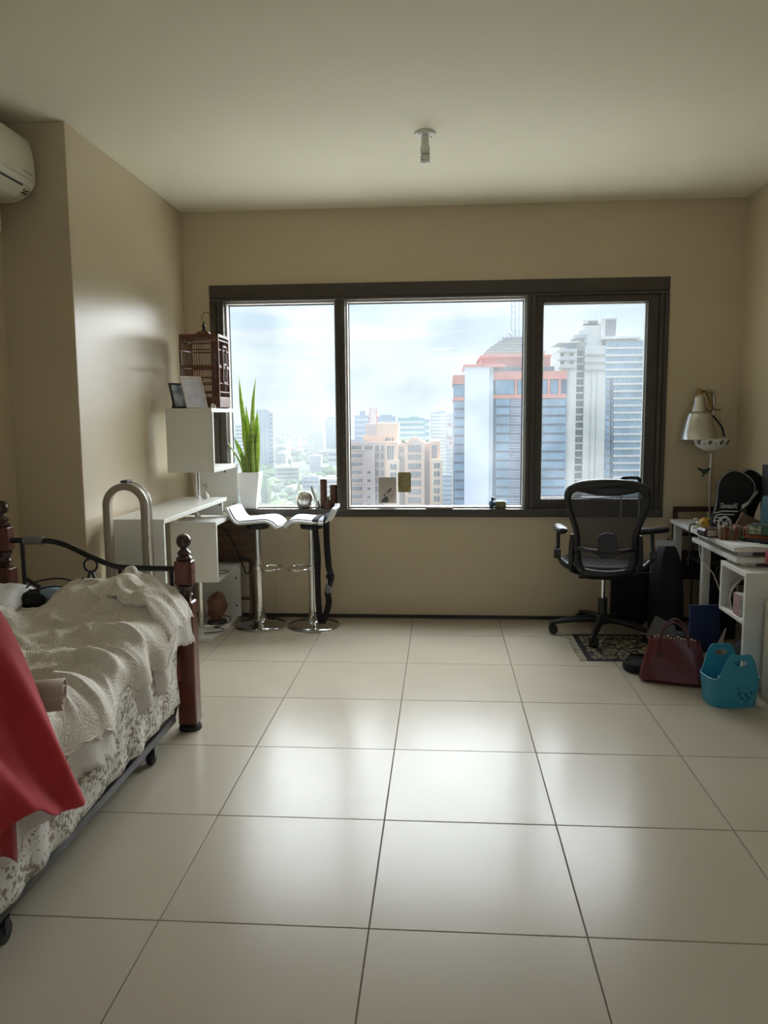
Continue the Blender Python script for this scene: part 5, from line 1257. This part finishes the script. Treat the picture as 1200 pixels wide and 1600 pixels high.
mbk.build('basket_body', M['turq'], bs, solid=.0032)
MB().tube(rws[-1][::2], .0035, 6, closed=True).build('rim', M['turq'], bs)
for s in (-1, 1):
    MB().tube([(.036*cos(a), s*(bdp_*.968), .226+.017*sin(a)) for a in [2*pi*k/28 for k in range(28)]], .003, 6, closed=True).build('handle_rim', M['turq'], bs)

# ================================================================== THE CITY OUTSIDE (ground 110 m below)
GZ = -110.0
def at(px, py, Y_):
    d = _f+_r*((px-600)/FPX)+_u*((800-py)/FPX); t_ = (Y_-CAM_POS.y)/d.y
    return CAM_POS+d*t_
def ax(px, Y_, py=690): return at(px, py, Y_).x
def az(py, Y_, px=700): return at(px, py, Y_).z
def gfac(t, tcn):
    n = t.nodes.new('ShaderNodeTexNoise'); n.inputs['Scale'].default_value = .012; n.inputs['Detail'].default_value = 8; n.inputs['Roughness'].default_value = .7
    t.links.new(tcn.outputs['Object'], n.inputs['Vector']); return n.outputs[0]
M['ground'] = ramp_mat('city_ground', gfac, [(.35, (.030, .050, .022)), (.48, (.075, .105, .045)), (.56, (.16, .155, .13)), (.68, (.30, .28, .25))], .95)
tag(B((-9000, 40, GZ-2), (9000, 12500, GZ)).build('ground', M['ground']), 'green and grey ground of the city far below', 'ground', kind='structure')
HAZE_LAYER = True
M['cglass'] = mat('blue_curtain_glass', (.15, .27, .38), .12, var=(.25, .25), spec=.9)
M['cglass2'] = mat('violet_curtain_glass', (.10, .11, .19), .14, var=(.3, .3), spec=.8)
M['cspan'] = mat('dark_blue_spandrel', (.035, .075, .14), .3, var=(.3, .2))
M['cline'] = mat('pale_metal_line', (.42, .46, .50), .5, var=(.3, .1))
M['cpink'] = mat('pink_granite', (.52, .20, .15), .6, var=(.4, .1))
M['cslab'] = mat('lavender_white_panel', (.55, .56, .66), .5, var=(.12, .04))
M['ccream'] = mat('cream_stone', (.56, .52, .42), .7, var=(.3, .08))
M['cpeach'] = mat('peach_render', (.70, .43, .29), .8, var=(.15, .06))
M['cpeach2'] = mat('pale_peach_render', (.72, .52, .37), .8, var=(.15, .06))
M['cpeach_shade'] = mat('shaded_peach_render', (.52, .40, .36), .8, var=(.15, .06))  # shade on the block's left faces and recesses is put into this colour
M['cwin'] = mat('dark_window_glass', (.075, .095, .12), .15, var=(.5, .3), spec=.8)
M['cwhite'] = mat('white_concrete', (.56, .54, .49), .75, var=(.2, .06))
M['cgrey'] = mat('grey_concrete', (.36, .36, .36), .75, var=(.2, .08))
M['credw'] = mat('red_lattice_paint', (.42, .09, .07), .6, var=(1, .2))
M['croof'] = mat('roof_plants', (.06, .13, .05), .9, var=(.8, .3))
def cbox(name, m, par, px0, px1, py0, py1, Y0, Y1, base=False, bevel=0):
    """box whose front face spans those picture columns and rows at depth Y0 (metres), reaching back to Y1"""
    a, b = ax(px0, Y0, (py0+py1)/2), ax(px1, Y0, (py0+py1)/2); zt_, zb_ = az(py0, Y0, (px0+px1)/2), (GZ if base else az(py1, Y0, (px0+px1)/2))
    return MB().box((a, Y0, zb_), (b, Y1, zt_)).build(name, m, par)

# ---- peach apartment block
pa = thing('apartment_block', 'peach coloured apartment block with an arched bay and a roof mast', 'building', (-18, 300, GZ)); pa_l = Vector((-18, 300, GZ))
def P2(o, l=pa_l): o.location = -l; return o
P2(cbox('left_wing', M['cpeach_shade'], pa, 546, 586, 691, 800, 300, 322, True))
P2(cbox('recess_wall', M['cpeach_shade'], pa, 585, 603, 692, 800, 303, 322, True))
P2(cbox('bay', M['cpeach'], pa, 602, 622, 690, 800, 299, 322, True)); P2(cbox('bay', M['cpeach2'], pa, 606.5, 624, 719, 800, 296.5, 300, True))
P2(cbox('recess_wall', M['cpeach_shade'], pa, 620, 634, 693, 800, 304, 322, True))
P2(cbox('arched_bay', M['cpeach'], pa, 633, 663, 690, 800, 298, 322, True))
P2(cbox('recess_wall', M['cpeach_shade'], pa, 662, 674, 692, 800, 305, 322, True))
P2(cbox('bay', M['cpeach'], pa, 671.5, 688, 689, 800, 299, 322, True)); P2(cbox('bay', M['cpeach2'], pa, 674, 691.5, 718, 800, 296.5, 300, True))
ac_ = at(648, 694, 298); rr_ = .244*11
P2(MB().prism([(ac_.x+rr_*1.0*cos(a), ac_.z+rr_*sin(a)) for a in [pi*k/18 for k in range(19)]], 297.8, 301, 'Y').build('arch_gable', M['cpeach'], pa))
P2(MB().prism([(ac_.x+rr_*.62*cos(a), ac_.z-.2+rr_*.62*sin(a)) for a in [pi*k/18 for k in range(19)]], 297.6, 298.2, 'Y').build('arch_panel', M['cpeach_shade'], pa))
def win(px0, px1, py0, py1, Y_, mull=2):
    w_ = P2(cbox('window', M['cwin'], pa, px0, px1, py0, py1, Y_-.12, Y_+.3))
    if mull:
        mm = MB()
        for k in range(1, mull+1):
            a = ax(px0+(px1-px0)*k/(mull+1), Y_-.2, (py0+py1)/2); mm.box((a-.07, Y_-.2, az(py1, Y_, px0)), (a+.07, Y_-.05, az(py0, Y_, px0)))
        o = mm.build('mullion', M['cpeach2'], w_)
for k in range(8):
    y_ = 696.5+12.75*k+(.5 if k > 1 else 0)
    win(546.5, 566 if k else 564, y_, y_+5.6, 300, 5)
    P2(cbox('sill_band', M['cpeach2'], pa, 546, 570, y_+6.4, y_+7.6, 299.6, 300.2))
    if k == 0: win(570, 581, y_, y_+5.4, 300, 3)
    if k > 2: win(574, 579, y_+1, y_+5, 300, 0)
    win(587, 592, y_-.5, y_+8, 303, 1); win(595.5, 599, y_, y_+8, 303, 0)
win(605, 615, 697, 718, 299, 2); win(674.5+.0, 682.5, 695.5, 715.5, 299, 2)
for k in range(2): win(621, 630, 698+14*k, 707+14*k, 304, 2)
for k in range(6):
    win(609.5, 619.5, 725.5+13.0*k, 733.5+13.0*k, 296.5, 1); win(678, 687, 723.5+13.0*k, 731.5+13.0*k, 296.5, 1)
for k, (a, b) in enumerate(((696, 706.5), (710, 718.5), (724, 732.5), (737, 746), (750.5, 759.5), (764, 772.5), (777, 786))): win(637.5, 658, a, b, 298, 4)
P2(cbox('penthouse', M['cpeach2'], pa, 589, 622, 661, 682, 304, 316)); P2(cbox('penthouse', M['cpeach_shade'], pa, 570.5, 589, 662, 680, 304.5, 314)); P2(cbox('penthouse', M['cpeach'], pa, 567, 620, 680, 692, 303, 318))
win(602, 609, 684, 690, 302.8, 1); win(612, 615, 684, 690, 302.8, 0)
P2(cbox('parapet', M['cgrey'], pa, 546, 570, 687, 691.5, 302, 303)); 
mst = MB(); mx0, mx1 = ax(577, 308, 650), ax(589, 308, 650); mz0, mz1 = az(662, 308, 583), az(638, 308, 583)
for (a, b) in ((mx0, 307), (mx1, 307), (mx0, 310), (mx1, 310)): mst.tube([(a, b, mz0), (a+(.2 if a < mx1 else -.2), b, mz1)], .08, 5)
for k in range(5):
    z0_, z1_ = mz0+(mz1-mz0)*k/5, mz0+(mz1-mz0)*(k+1)/5
    for yy in (307, 310): mst.tube([(mx0, yy, z0_), (mx1, yy, z1_)], .045, 4); mst.tube([(mx1, yy, z0_), (mx0, yy, z1_)], .045, 4); mst.tube([(mx0, yy, z1_), (mx1, yy, z1_)], .05, 4)
mst.tube([(mx1, 308, mz1), (mx1, 308, mz1+1.0)], .08, 5); P2(mst.build('roof_mast', M['credw'], pa))
gr_ = MB()
for k in range(9): c = at(624+RNG.uniform(0, 9), 689.5, 306+RNG.uniform(0, 6)); gr_.ball((c.x, c.y, c.z), RNG.uniform(.5, 1.0), 7, 5)
for k in range(6): c = at(664+RNG.uniform(0, 7), 689, 307+RNG.uniform(0, 6)); gr_.ball((c.x, c.y, c.z), RNG.uniform(.3, .7), 7, 5)
P2(gr_.build('roof_garden', M['croof'], pa))

# ---- blue glass tower with pink bands and a stepped crown
tb_ = thing('office_tower', 'blue glass office tower with pink bands, pale side slab and stepped crown', 'building', (45, 250, GZ)); tbl = Vector((45, 250, GZ))
def O2(o): o.location = -tbl; return o
# bodies
O2(cbox('core', M['cspan'], tb_, 709.5, 727, 588, 800, 250.4, 276, True)); O2(cbox('core', M['cspan'], tb_, 769, 884, 582, 800, 250.4, 286, True))
O2(cbox('side_slab', M['cslab'], tb_, 726, 764, 573, 800, 246.5, 270, True)); O2(cbox('side_slab', M['cline'], tb_, 764, 770, 573, 800, 248, 270, True))
O2(cbox('slab_cap', M['cpink'], tb_, 724.5, 790, 569, 573, 246, 272))
O2(cbox('pink_band', M['cpink'], tb_, 708, 727, 586, 600, 249.6, 277)); O2(cbox('pink_band', M['cpink'], tb_, 708.5, 727, 620, 626, 249.8, 276))
O2(cbox('pink_band', M['cpink'], tb_, 769, 886, 580, 593, 249.6, 286)); O2(cbox('pink_band', M['cpink'], tb_, 769, 885, 616, 622.5, 249.8, 286))
O2(cbox('recessed_floor', M['cwin'], tb_, 768, 866, 573, 580, 252, 280))
for k in range(5): O2(cbox('pink_pier', M['cpink'], tb_, 804.5+17*k, 808.5+17*k, 593, 616, 249.7, 251))
gi = 0
def glassrow(px0, px1, py0, py1, m, nm):
    o = O2(cbox('glass_band', m, tb_, px0, px1, py0, py1, 250.0, 250.6))
    if nm:
        mm = MB()
        for k in range(1, nm):
            a = ax(px0+(px1-px0)*k/nm, 249.9, (py0+py1)/2); mm.box((a-.03, 249.9, az(py1, 250, px0)), (a+.03, 250.0, az(py0, 250, px0)))
        mm.build('mullion', M['cspan'], o)
glassrow(710, 726, 601, 619.5, M['cglass'], 6); glassrow(774.5, 803.5, 594, 615.5, M['cglass'], 9)
for k in range(4): glassrow(809.5+17*k, 820.5+17*k, 594, 615.5, M['cglass'], 4)
y_ = 627.0
for k in range(12):
    hgt = 10.2
    glassrow(710, 726, y_, y_+hgt, M['cglass'], 6); glassrow(775, 796, y_-3.5, y_+hgt-3.5, M['cglass'], 7)
    o = O2(cbox('glass_band', M['cglass2'], tb_, 797, 846, y_-3.5, y_+hgt-3.5, 250.0, 250.6))
    ln = MB()
    for q in range(3):
        z_ = az(y_-2+4*q, 250, 820); ln.box((ax(797, 249.9), 249.85, z_-.06), (ax(846, 249.9), 250.0, z_+.06))
    ln.build('sunshade_line', M['cline'], o)
    glassrow(846, 884, y_-3.5, y_+hgt-3.5, M['cglass'], 12)
    y_ += 14.0
# crown
O2(cbox('pink_crown', M['cpink'], tb_, 752, 860, 557, 574, 256, 284)); O2(cbox('pink_crown', M['cpink'], tb_, 750, 862, 554.5, 558, 254.8, 285))
for k, (hw_, y0_, y1_) in enumerate(((46, 549, 555), (42, 544.5, 549.5), (37, 540, 545), (31, 536.5, 540.5), (25, 532, 537), (19, 529, 532.5), (14, 526, 529.5))):
    O2(cbox('crown_tier', M['ccream'], tb_, 805.5-hw_, 805.5+hw_, y0_+1.2, y1_, 257+k*1.3, 283-k*1.3)); O2(cbox('crown_cornice', M['cgrey'], tb_, 805.5-hw_-1.5, 805.5+hw_+1.5, y0_, y0_+1.4, 256.6+k*1.3, 283.4-k*1.3))
ms = MB(); a0, a1 = ax(799.5, 268, 500), ax(811.5, 268, 500); z0_, z1_ = az(527, 268, 805), az(440, 268, 805)
for (a, b) in ((a0, 267), (a1, 267), (a0, 269.6), (a1, 269.6)): ms.tube([(a, b, z0_), (a, b, z1_)], .17, 5)
am_ = (a0+a1)/2; ms.tube([(am_, 268.3, z0_), (am_, 268.3, z1_)], .35, 6)
for k in range(10):
    z_ = z0_+(z1_-z0_)*k/9
    for b in (267, 269.6): ms.tube([(a0, b, z_), (a1, b, z_)], .13, 4)
    for a in (a0, a1): ms.tube([(a, 267, z_), (a, 269.6, z_)], .13, 4)
O2(ms.build('antenna_mast', M['cline'], tb_))
an = MB()
for (px_, p0, p1) in ((791, 527, 515), (795, 527, 519), (788, 530, 524), (784, 534, 527), (779, 536, 528), (814, 527, 507), (816, 527, 520), (768, 549, 545)): c0, c1 = at(px_, p0, 262), at(px_, p1, 262); an.tube([c0, c1], .08, 5)
for (px_, p_) in ((766, 548), (787, 527), (797, 521)): c = at(px_, p_, 262); an.ball(c, .55, 8, 6)
O2(an.build('roof_antennas', M['cline'], tb_))

# ---- white residential tower
wt = thing('residential_tower', 'white residential tower with a dark window column and striped glass side', 'building', (110, 370, GZ)); wtl = Vector((110, 370, GZ))
def R3(o): o.location = -wtl; return o
R3(cbox('wall', M['cwhite'], wt, 873, 899, 545, 800, 371, 398, True)); R3(cbox('window_shaft', M['cgrey'], wt, 896, 914, 535, 800, 373.5, 398, True)); R3(cbox('wall', M['cwhite'], wt, 911.5, 945, 540, 800, 370.5, 398, True))
R3(cbox('glass_side', M['cgrey'], wt, 944.5, 1004, 531, 800, 371, 400, True))
for k in range(22):
    y_ = 548+11.25*k
    for (a, b) in ((897.5, 902.5), (904, 910.5)): R3(cbox('window', M['cwin'], wt, a, b, y_, y_+8, 373.1, 373.6))
    R3(cbox('floor_slab', M['cwhite'], wt, 896, 912, y_+8.6, y_+10.6, 371.6, 374))
    yy = 534+11.25*k
    gb_ = R3(cbox('glass_band', M['cglass'], wt, 959 if k > 4 else 947, 1003, yy, yy+8.0, 370.3, 371.1))
    mm = MB()
    for q in range(1, 12):
        a = ax(947+56*q/12, 370.2, yy+4); mm.box((a-.05, 370.1, az(yy+8, 370, 980)), (a+.09, 370.35, az(yy, 370, 980)))
    mm.build('mullion', M['cline'], gb_)
    R3(cbox('floor_slab', M['cwhite'], wt, 958 if k > 4 else 946, 1004.5, yy+8.0, yy+11.0, 369.4, 371.2))
    if k > 4: R3(cbox('window', M['cglass'], wt, 946, 953, yy+1, yy+8.5, 370.3, 371.0)); R3(cbox('blue_strip', M['cspan'], wt, 954, 957.5, yy-.5, yy+11, 370.2, 371.0))
for px_ in (878, 886, 922, 930.5):
    gv_ = MB(); a = ax(px_, 370.2, 680); gv_.box((a-.10, 370.2, GZ), (a+.10, 371.2, az(575, 370, px_)))
    for k in range(18): z_ = az(585+11.25*k, 370, px_); gv_.box((a-.3, 370.1, z_-.25), (a+.3, 371.1, z_+.25))
    R3(gv_.build('drain_pipe', M['cgrey'], wt))
for k in range(3): R3(cbox('ledge', M['cgrey'], wt, 871.5, 900, 549+12.5*k, 550.5+12.5*k, 369.8, 372)); R3(cbox('ledge', M['cgrey'], wt, 911, 945.5, 553+12*k, 554.5+12*k, 369.4, 371.5))
for (a, b) in ((876, 881), (891, 896)):
    for k in range(2): R3(cbox('window', M['cwin'], wt, a, b, 552+12.5*k, 556+12.5*k, 370.6, 371.1))
R3(cbox('upper_floor', M['cglass'], wt, 884, 906, 536, 546, 374, 394)); R3(cbox('roof_canopy', M['cwhite'], wt, 872, 908, 533.5, 535.5, 369.5, 396))
R3(cbox('upper_floor', M['cglass'], wt, 945, 988, 528, 536, 372, 396)); R3(cbox('roof_canopy', M['cwhite'], wt, 940, 1002, 526, 529, 368.5, 400))
R3(cbox('penthouse', M['cwhite'], wt, 911, 942, 506, 545, 374, 392)); R3(cbox('penthouse', M['cwhite'], wt, 904, 913, 516, 540, 375, 390)); R3(cbox('roof_pod', M['cgrey'], wt, 896, 917, 523, 528.5, 372, 388))
R3(cbox('roof_screen', M['cwhite'], wt, 939, 963.5, 496.5, 527, 373, 390)); R3(cbox('roof_screen', M['cwhite'], wt, 911, 935, 500, 508, 374, 388))
for k in range(6): R3(cbox('louvre', M['cwin'], wt, 946.5+2.8*k, 948+2.8*k, 499, 525, 372.7, 373.2))
for k in range(5): R3(cbox('louvre', M['cwin'], wt, 919.5+3*k, 921.3+3*k, 501.5, 507, 373.7, 374.2))
c0, c1 = at(926, 500, 380), at(926, 489, 380); R3(MB().tube([c0, c1], .12, 6).build('lightning_rod', M['cgrey'], wt))

# ---- towers of the middle distance
M['f_blue'] = mat('far_blue_glass', (.13, .22, .34), .3, var=(.05, .15)); M['f_teal'] = mat('far_teal_glass', (.12, .34, .36), .3, var=(.05, .15)); M['f_grey'] = mat('far_grey_wall', (.34, .37, .42), .7, var=(.05, .1)); M['f_white'] = mat('far_white_wall', (.66, .64, .58), .8, var=(.05, .08)); M['f_beige'] = mat('far_beige_wall', (.52, .46, .36), .8, var=(.05, .08)); M['f_lilac'] = mat('far_lilac_wall', (.42, .40, .50), .7, var=(.05, .08)); M['f_dark'] = mat('far_dark_window', (.07, .10, .15), .3, var=(.05, .2)); M['f_red'] = mat('far_red_roof', (.45, .14, .10), .8, var=(.05, .1))
def far_tower(label, Y_, px0, px1, py, m, stripes=0, vert=0, m2=None, setback=None, depth=None):
    t = thing('high_rise', label, 'building', (ax((px0+px1)/2, Y_), Y_, GZ), 0); l = Vector(t.location)
    a, b = ax(px0, Y_), ax(px1, Y_); zt_ = az(py, Y_, (px0+px1)/2); dp = depth or (b-a)*.8
    MB().box((a, Y_, GZ), (b, Y_+dp, zt_)).xf(Matrix.Translation(-l)).build('wall', m, t)
    n_ = int(stripes)
    for k in range(n_):
        z_ = zt_-(k+.8)*3.6*max(1, (zt_-GZ)/3.6/(n_+1)); hh_ = 1.7*max(1, (zt_-GZ)/3.6/(n_+1))
        MB().box((a+(b-a)*.04, Y_-.6, z_-hh_/2), (b-(b-a)*.04, Y_+.2, z_+hh_/2)).xf(Matrix.Translation(-l)).build('window_band', m2 or M['f_dark'], t)
    for k in range(vert):
        x_ = a+(b-a)*(k+.5)/vert; w_ = (b-a)/vert*.22
        MB().box((x_-w_, Y_-.9, GZ), (x_+w_, Y_+.2, zt_-2)).xf(Matrix.Translation(-l)).build('pilaster', m2 or M['f_dark'], t)
    if setback: 
        (q0, q1, qy) = setback; MB().box((ax(q0, Y_), Y_+dp*.2, zt_), (ax(q1, Y_), Y_+dp*.8, az(qy, Y_, (q0+q1)/2))).xf(Matrix.Translation(-l)).build('roof_block', m, t)
    return t
far_tower('tall slim blue grey tower right behind the snake plant', 1800, 401, 421, 640, M['f_blue'], 0, 3, M['f_grey'])
far_tower('pale lilac slab tower joined to the slim blue tower', 1805, 421.8, 427.4, 643, M['f_lilac'], 12)
far_tower('pale hazy tower beside the cream pot', 1900, 368, 384, 662, M['f_white'], 10)
far_tower('blue hazy tower at the edge of the white shelf', 2300, 358, 366, 655, M['f_blue'], 8)
far_tower('white hotel block with dark vertical window stripes', 2450, 480.5, 506, 676, M['f_white'], 0, 9, M['f_beige'], (491, 505, 672))
far_tower('square blue glass tower beside the window mullion', 2300, 509, 531, 655, M['f_blue'], 14, 0, M['f_grey'], (512, 524, 651))
far_tower('blue grey tower with a crown left of the roof mast', 1300, 554.5, 577, 649, M['f_blue'], 12, 0, M['f_lilac'], (562, 571, 642))
far_tower('dark blue block right behind the peach penthouse', 1400, 589, 618, 651, M['f_blue'], 8, 0, M['f_grey'], (594, 612, 648))
far_tower('wide teal glass block with pale floor lines', 1200, 622, 664, 653, M['f_teal'], 13, 0, M['f_white'], (640, 655, 651))
far_tower('narrow grey blue wing joined to the teal block', 1205, 664.4, 671, 655, M['f_blue'], 10, 0, M['f_white'])
apt = far_tower('tall grey apartment tower with balcony rows and a billboard', 1000, 673, 697, 644, M['f_grey'], 26, 0, M['f_white'], (683, 696, 641))
apt2 = far_tower('pale apartment tower carrying a pink and white billboard', 980, 696.5, 709, 645, M['f_white'], 24, 0, M['f_lilac'])
M['bill'] = ramp_mat('pink_billboard_print', noise_fac(.22, 3), [(.4, (.34, .12, .17)), (.5, (.62, .42, .45)), (.6, (.66, .60, .60))], .6)
bl_ = MB().box((ax(698.5, 976), 975, az(700, 976, 702)), (ax(706.5, 976), 976, az(662, 976, 702))).build('billboard', M['bill'], None); bl_.parent = apt2; bl_.location = -Vector(apt2.location)
far_tower('low blue glass block beside the peach apartment block', 800, 691, 706, 742, M['f_blue'], 10, 0, M['f_grey'])
far_tower('white flat block behind the low blue glass one', 1100, 690, 712, 724, M['f_white'], 6, 0, M['f_lilac'])
far_tower('grey lilac office slab in the middle of the green city', 1650, 483, 501, 712, M['f_lilac'], 5, 0, M['f_grey'])
far_tower('small white block with red roof among the trees', 1750, 449, 455, 716, M['f_white'], 3, 0, M['f_dark'], (445, 450, 709))
far_tower('long white hall at the foot of the blue glass tower', 1800, 512, 530, 703, M['f_white'], 2)

# larger single buildings among them
rn = random.Random(21); MIDS = []
kinds_ = [('f_white', 'boxy white mid-rise standing among the trees of the far city'), ('f_beige', 'boxy beige mid-rise standing among the trees of the far city'), ('f_grey', 'boxy grey mid-rise standing among the trees of the far city'), ('f_blue', 'boxy blue glass mid-rise standing among the trees of the far city')]
for k in range(70):
    y_ = 1100*(5000/1100)**rn.random(); px_ = rn.choice([rn.uniform(425, 530), rn.uniform(340, 430), rn.uniform(690, 712), rn.uniform(425, 530)]); x_ = ax(px_, y_, 720)
    if any((x_-u)**2+(y_-v)**2 < 75**2 for u, v in MIDS) or any(abs(x_-o_.location.x) < 60 and abs(y_-o_.location.y-20) < 90 for o_ in COL.objects if o_.parent is None and o_.name.startswith('high_rise')): continue
    MIDS.append((x_, y_))
    w_, d2, h_ = rn.uniform(22, 46), rn.uniform(18, 40), rn.uniform(14, 34); mk, lab = kinds_[rn.randrange(4)]
    t = thing('mid_rise', lab, 'building', (x_, y_, GZ), rn.uniform(-.5, .5), 'mid-rise buildings of the far city')
    B((-w_/2, -d2/2, 0), (w_/2, d2/2, h_)).build('wall', M[mk], t); B((-w_*.2, -d2*.2, h_), (w_*.15, d2*.2, h_+3.5)).build('roof_block', M['f_white'], t)
    for q in range(int(h_/7)): B((-w_*.46, -d2/2-.3, 4+7*q), (w_*.46, -d2/2+.1, 6.4+7*q)).build('window_band', M['f_dark'], t)
# distant hazy high-rises on the horizon
for k, (px_, w_, py, Y_) in enumerate(((438, 5, 664, 6000), (447, 4, 666, 6500), (462, 6, 665, 5600), (470, 4, 667, 7000), (476, 5, 664, 5200), (535, 6, 660, 5000), (390, 6, 664, 5200), (455, 3, 663, 7500))):
    far_tower('faint hazy high-rise standing on the far horizon', Y_, px_, px_+w_, py, M['f_grey'])['group'] = 'hazy towers on the horizon'

# ---- carpet of houses and trees: nobody could count them
OCC = {}
def free(x_, y_, r_, take=True):
    cx_, cy_ = int(x_//80), int(y_//80)
    for a in range(cx_-1, cx_+2):
        for b in range(cy_-1, cy_+2):
            for (u, v, q) in OCC.get((a, b), ()):
                if (u-x_)**2+(v-y_)**2 < (q+r_)**2: return False
    if take: OCC.setdefault((cx_, cy_), []).append((x_, y_, r_))
    return True
for o_ in list(COL.objects):
    if o_.parent is None and o_.name.startswith(('high_rise', 'mid_rise')):
        R_ = 40 if o_.name.startswith('mid') else 75
        OCC.setdefault((int(o_.location.x//80), int(o_.location.y//80)), []).append((o_.location.x, o_.location.y+(25 if R_ > 50 else 0), R_))
def carpet(name, label, cat, mats, n, seed, ymin, ymax, hh_, ww_, tree=False, kind='stuff'):
    rn = random.Random(seed); mb = MB(); idx = []
    for k in range(n):
        y_ = ymin*(ymax/ymin)**(rn.random()**.85); x_ = rn.uniform(-.36, .36)*y_-.05*y_
        w_ = rn.uniform(*ww_)*(1+y_/6000); d2 = rn.uniform(*ww_)*(1+y_/6000); h_ = rn.uniform(*hh_)*(1+(rn.random() > .96)*1.6)
        if not free(x_, y_, .5*(w_ if tree else (w_*w_+d2*d2)**.5)*1.05): continue
        f0 = len(mb.f)
        if tree:
            r_ = w_/2
            ring = [(x_+r_*cos(a)*rn.uniform(.75, 1.0), y_+r_*sin(a)*rn.uniform(.75, 1.0), GZ+h_*rn.uniform(.3, .6)) for a in [2*pi*q/6 for q in range(6)]]
            low = [(x_+r_*.7*cos(a), y_+r_*.7*sin(a), GZ) for a in [2*pi*q/6 for q in range(6)]]
            mb.add(low+ring+[(x_, y_, GZ+h_)], [(q, (q+1) % 6, 6+(q+1) % 6, 6+q) for q in range(6)]+[(6+q, 6+(q+1) % 6, 12) for q in range(6)])
        else: mb.box((x_-w_/2, y_-d2/2, GZ), (x_+w_/2, y_+d2/2, GZ+h_), rn.uniform(-.6, .6))
        idx += [rn.randrange(len(mats))]*(len(mb.f)-f0)
    me = bpy.data.meshes.new(name); me.from_pydata(mb.v, [], mb.f)
    for m_ in mats: me.materials.append(m_)
    me.polygons.foreach_set('material_index', idx); me.update()
    o = bpy.data.objects.new(name, me); COL.objects.link(o); return tag(o, label, cat, kind=kind)
M['t1'] = mat('tree_green', (.060, .125, .030), .9, var=(.05, .3)); M['t2'] = mat('tree_dark', (.040, .085, .026), .9, var=(.05, .3)); M['t3'] = mat('tree_olive', (.10, .16, .045), .9, var=(.05, .3))
carpet('city_trees', 'green tree crowns massed between the nearer houses', 'trees', [M['t1'], M['t2'], M['t3']], 3800, 9, 700, 2600, (7, 15), (12, 30), True)
carpet('low_houses', 'sea of small pale city houses stretching to the horizon', 'houses', [M['f_white'], M['f_beige'], M['f_grey'], M['f_white'], M['f_lilac'], M['f_red']], 5200, 3, 850, 9500, (5, 14), (10, 30))
carpet('city_trees', 'faint green tree crowns scattered out towards the horizon', 'trees', [M['t1'], M['t2'], M['t3']], 4500, 5, 1500, 8000, (7, 15), (12, 30), True)

# ================================================================== haze over the city: real scattering air
HAZE = 0.00044
hz = bpy.data.materials.new('city_haze'); hz.use_nodes = True; ht = hz.node_tree; ht.nodes.clear()
ho = ht.nodes.new('ShaderNodeOutputMaterial'); hs = ht.nodes.new('ShaderNodeVolumeScatter')
hs.inputs['Color'].default_value = (0.88, 0.96, 1.0, 1); hs.inputs['Density'].default_value = HAZE*.40; hs.inputs['Anisotropy'].default_value = 0.0
hb = ht.nodes.new('ShaderNodeVolumeAbsorption'); hb.inputs['Color'].default_value = (0, 0, 0, 1); hb.inputs['Density'].default_value = HAZE*.60
hd = ht.nodes.new('ShaderNodeAddShader'); ht.links.new(hs.outputs[0], hd.inputs[0]); ht.links.new(hb.outputs[0], hd.inputs[1]); ht.links.new(hd.outputs[0], ho.inputs['Volume'])
ha = B((-9000, 40, -109.5), (9000, 11900, 90)).build('haze', hz)
tag(ha, 'pale blue haze lying over the distant city', 'haze', kind='structure')
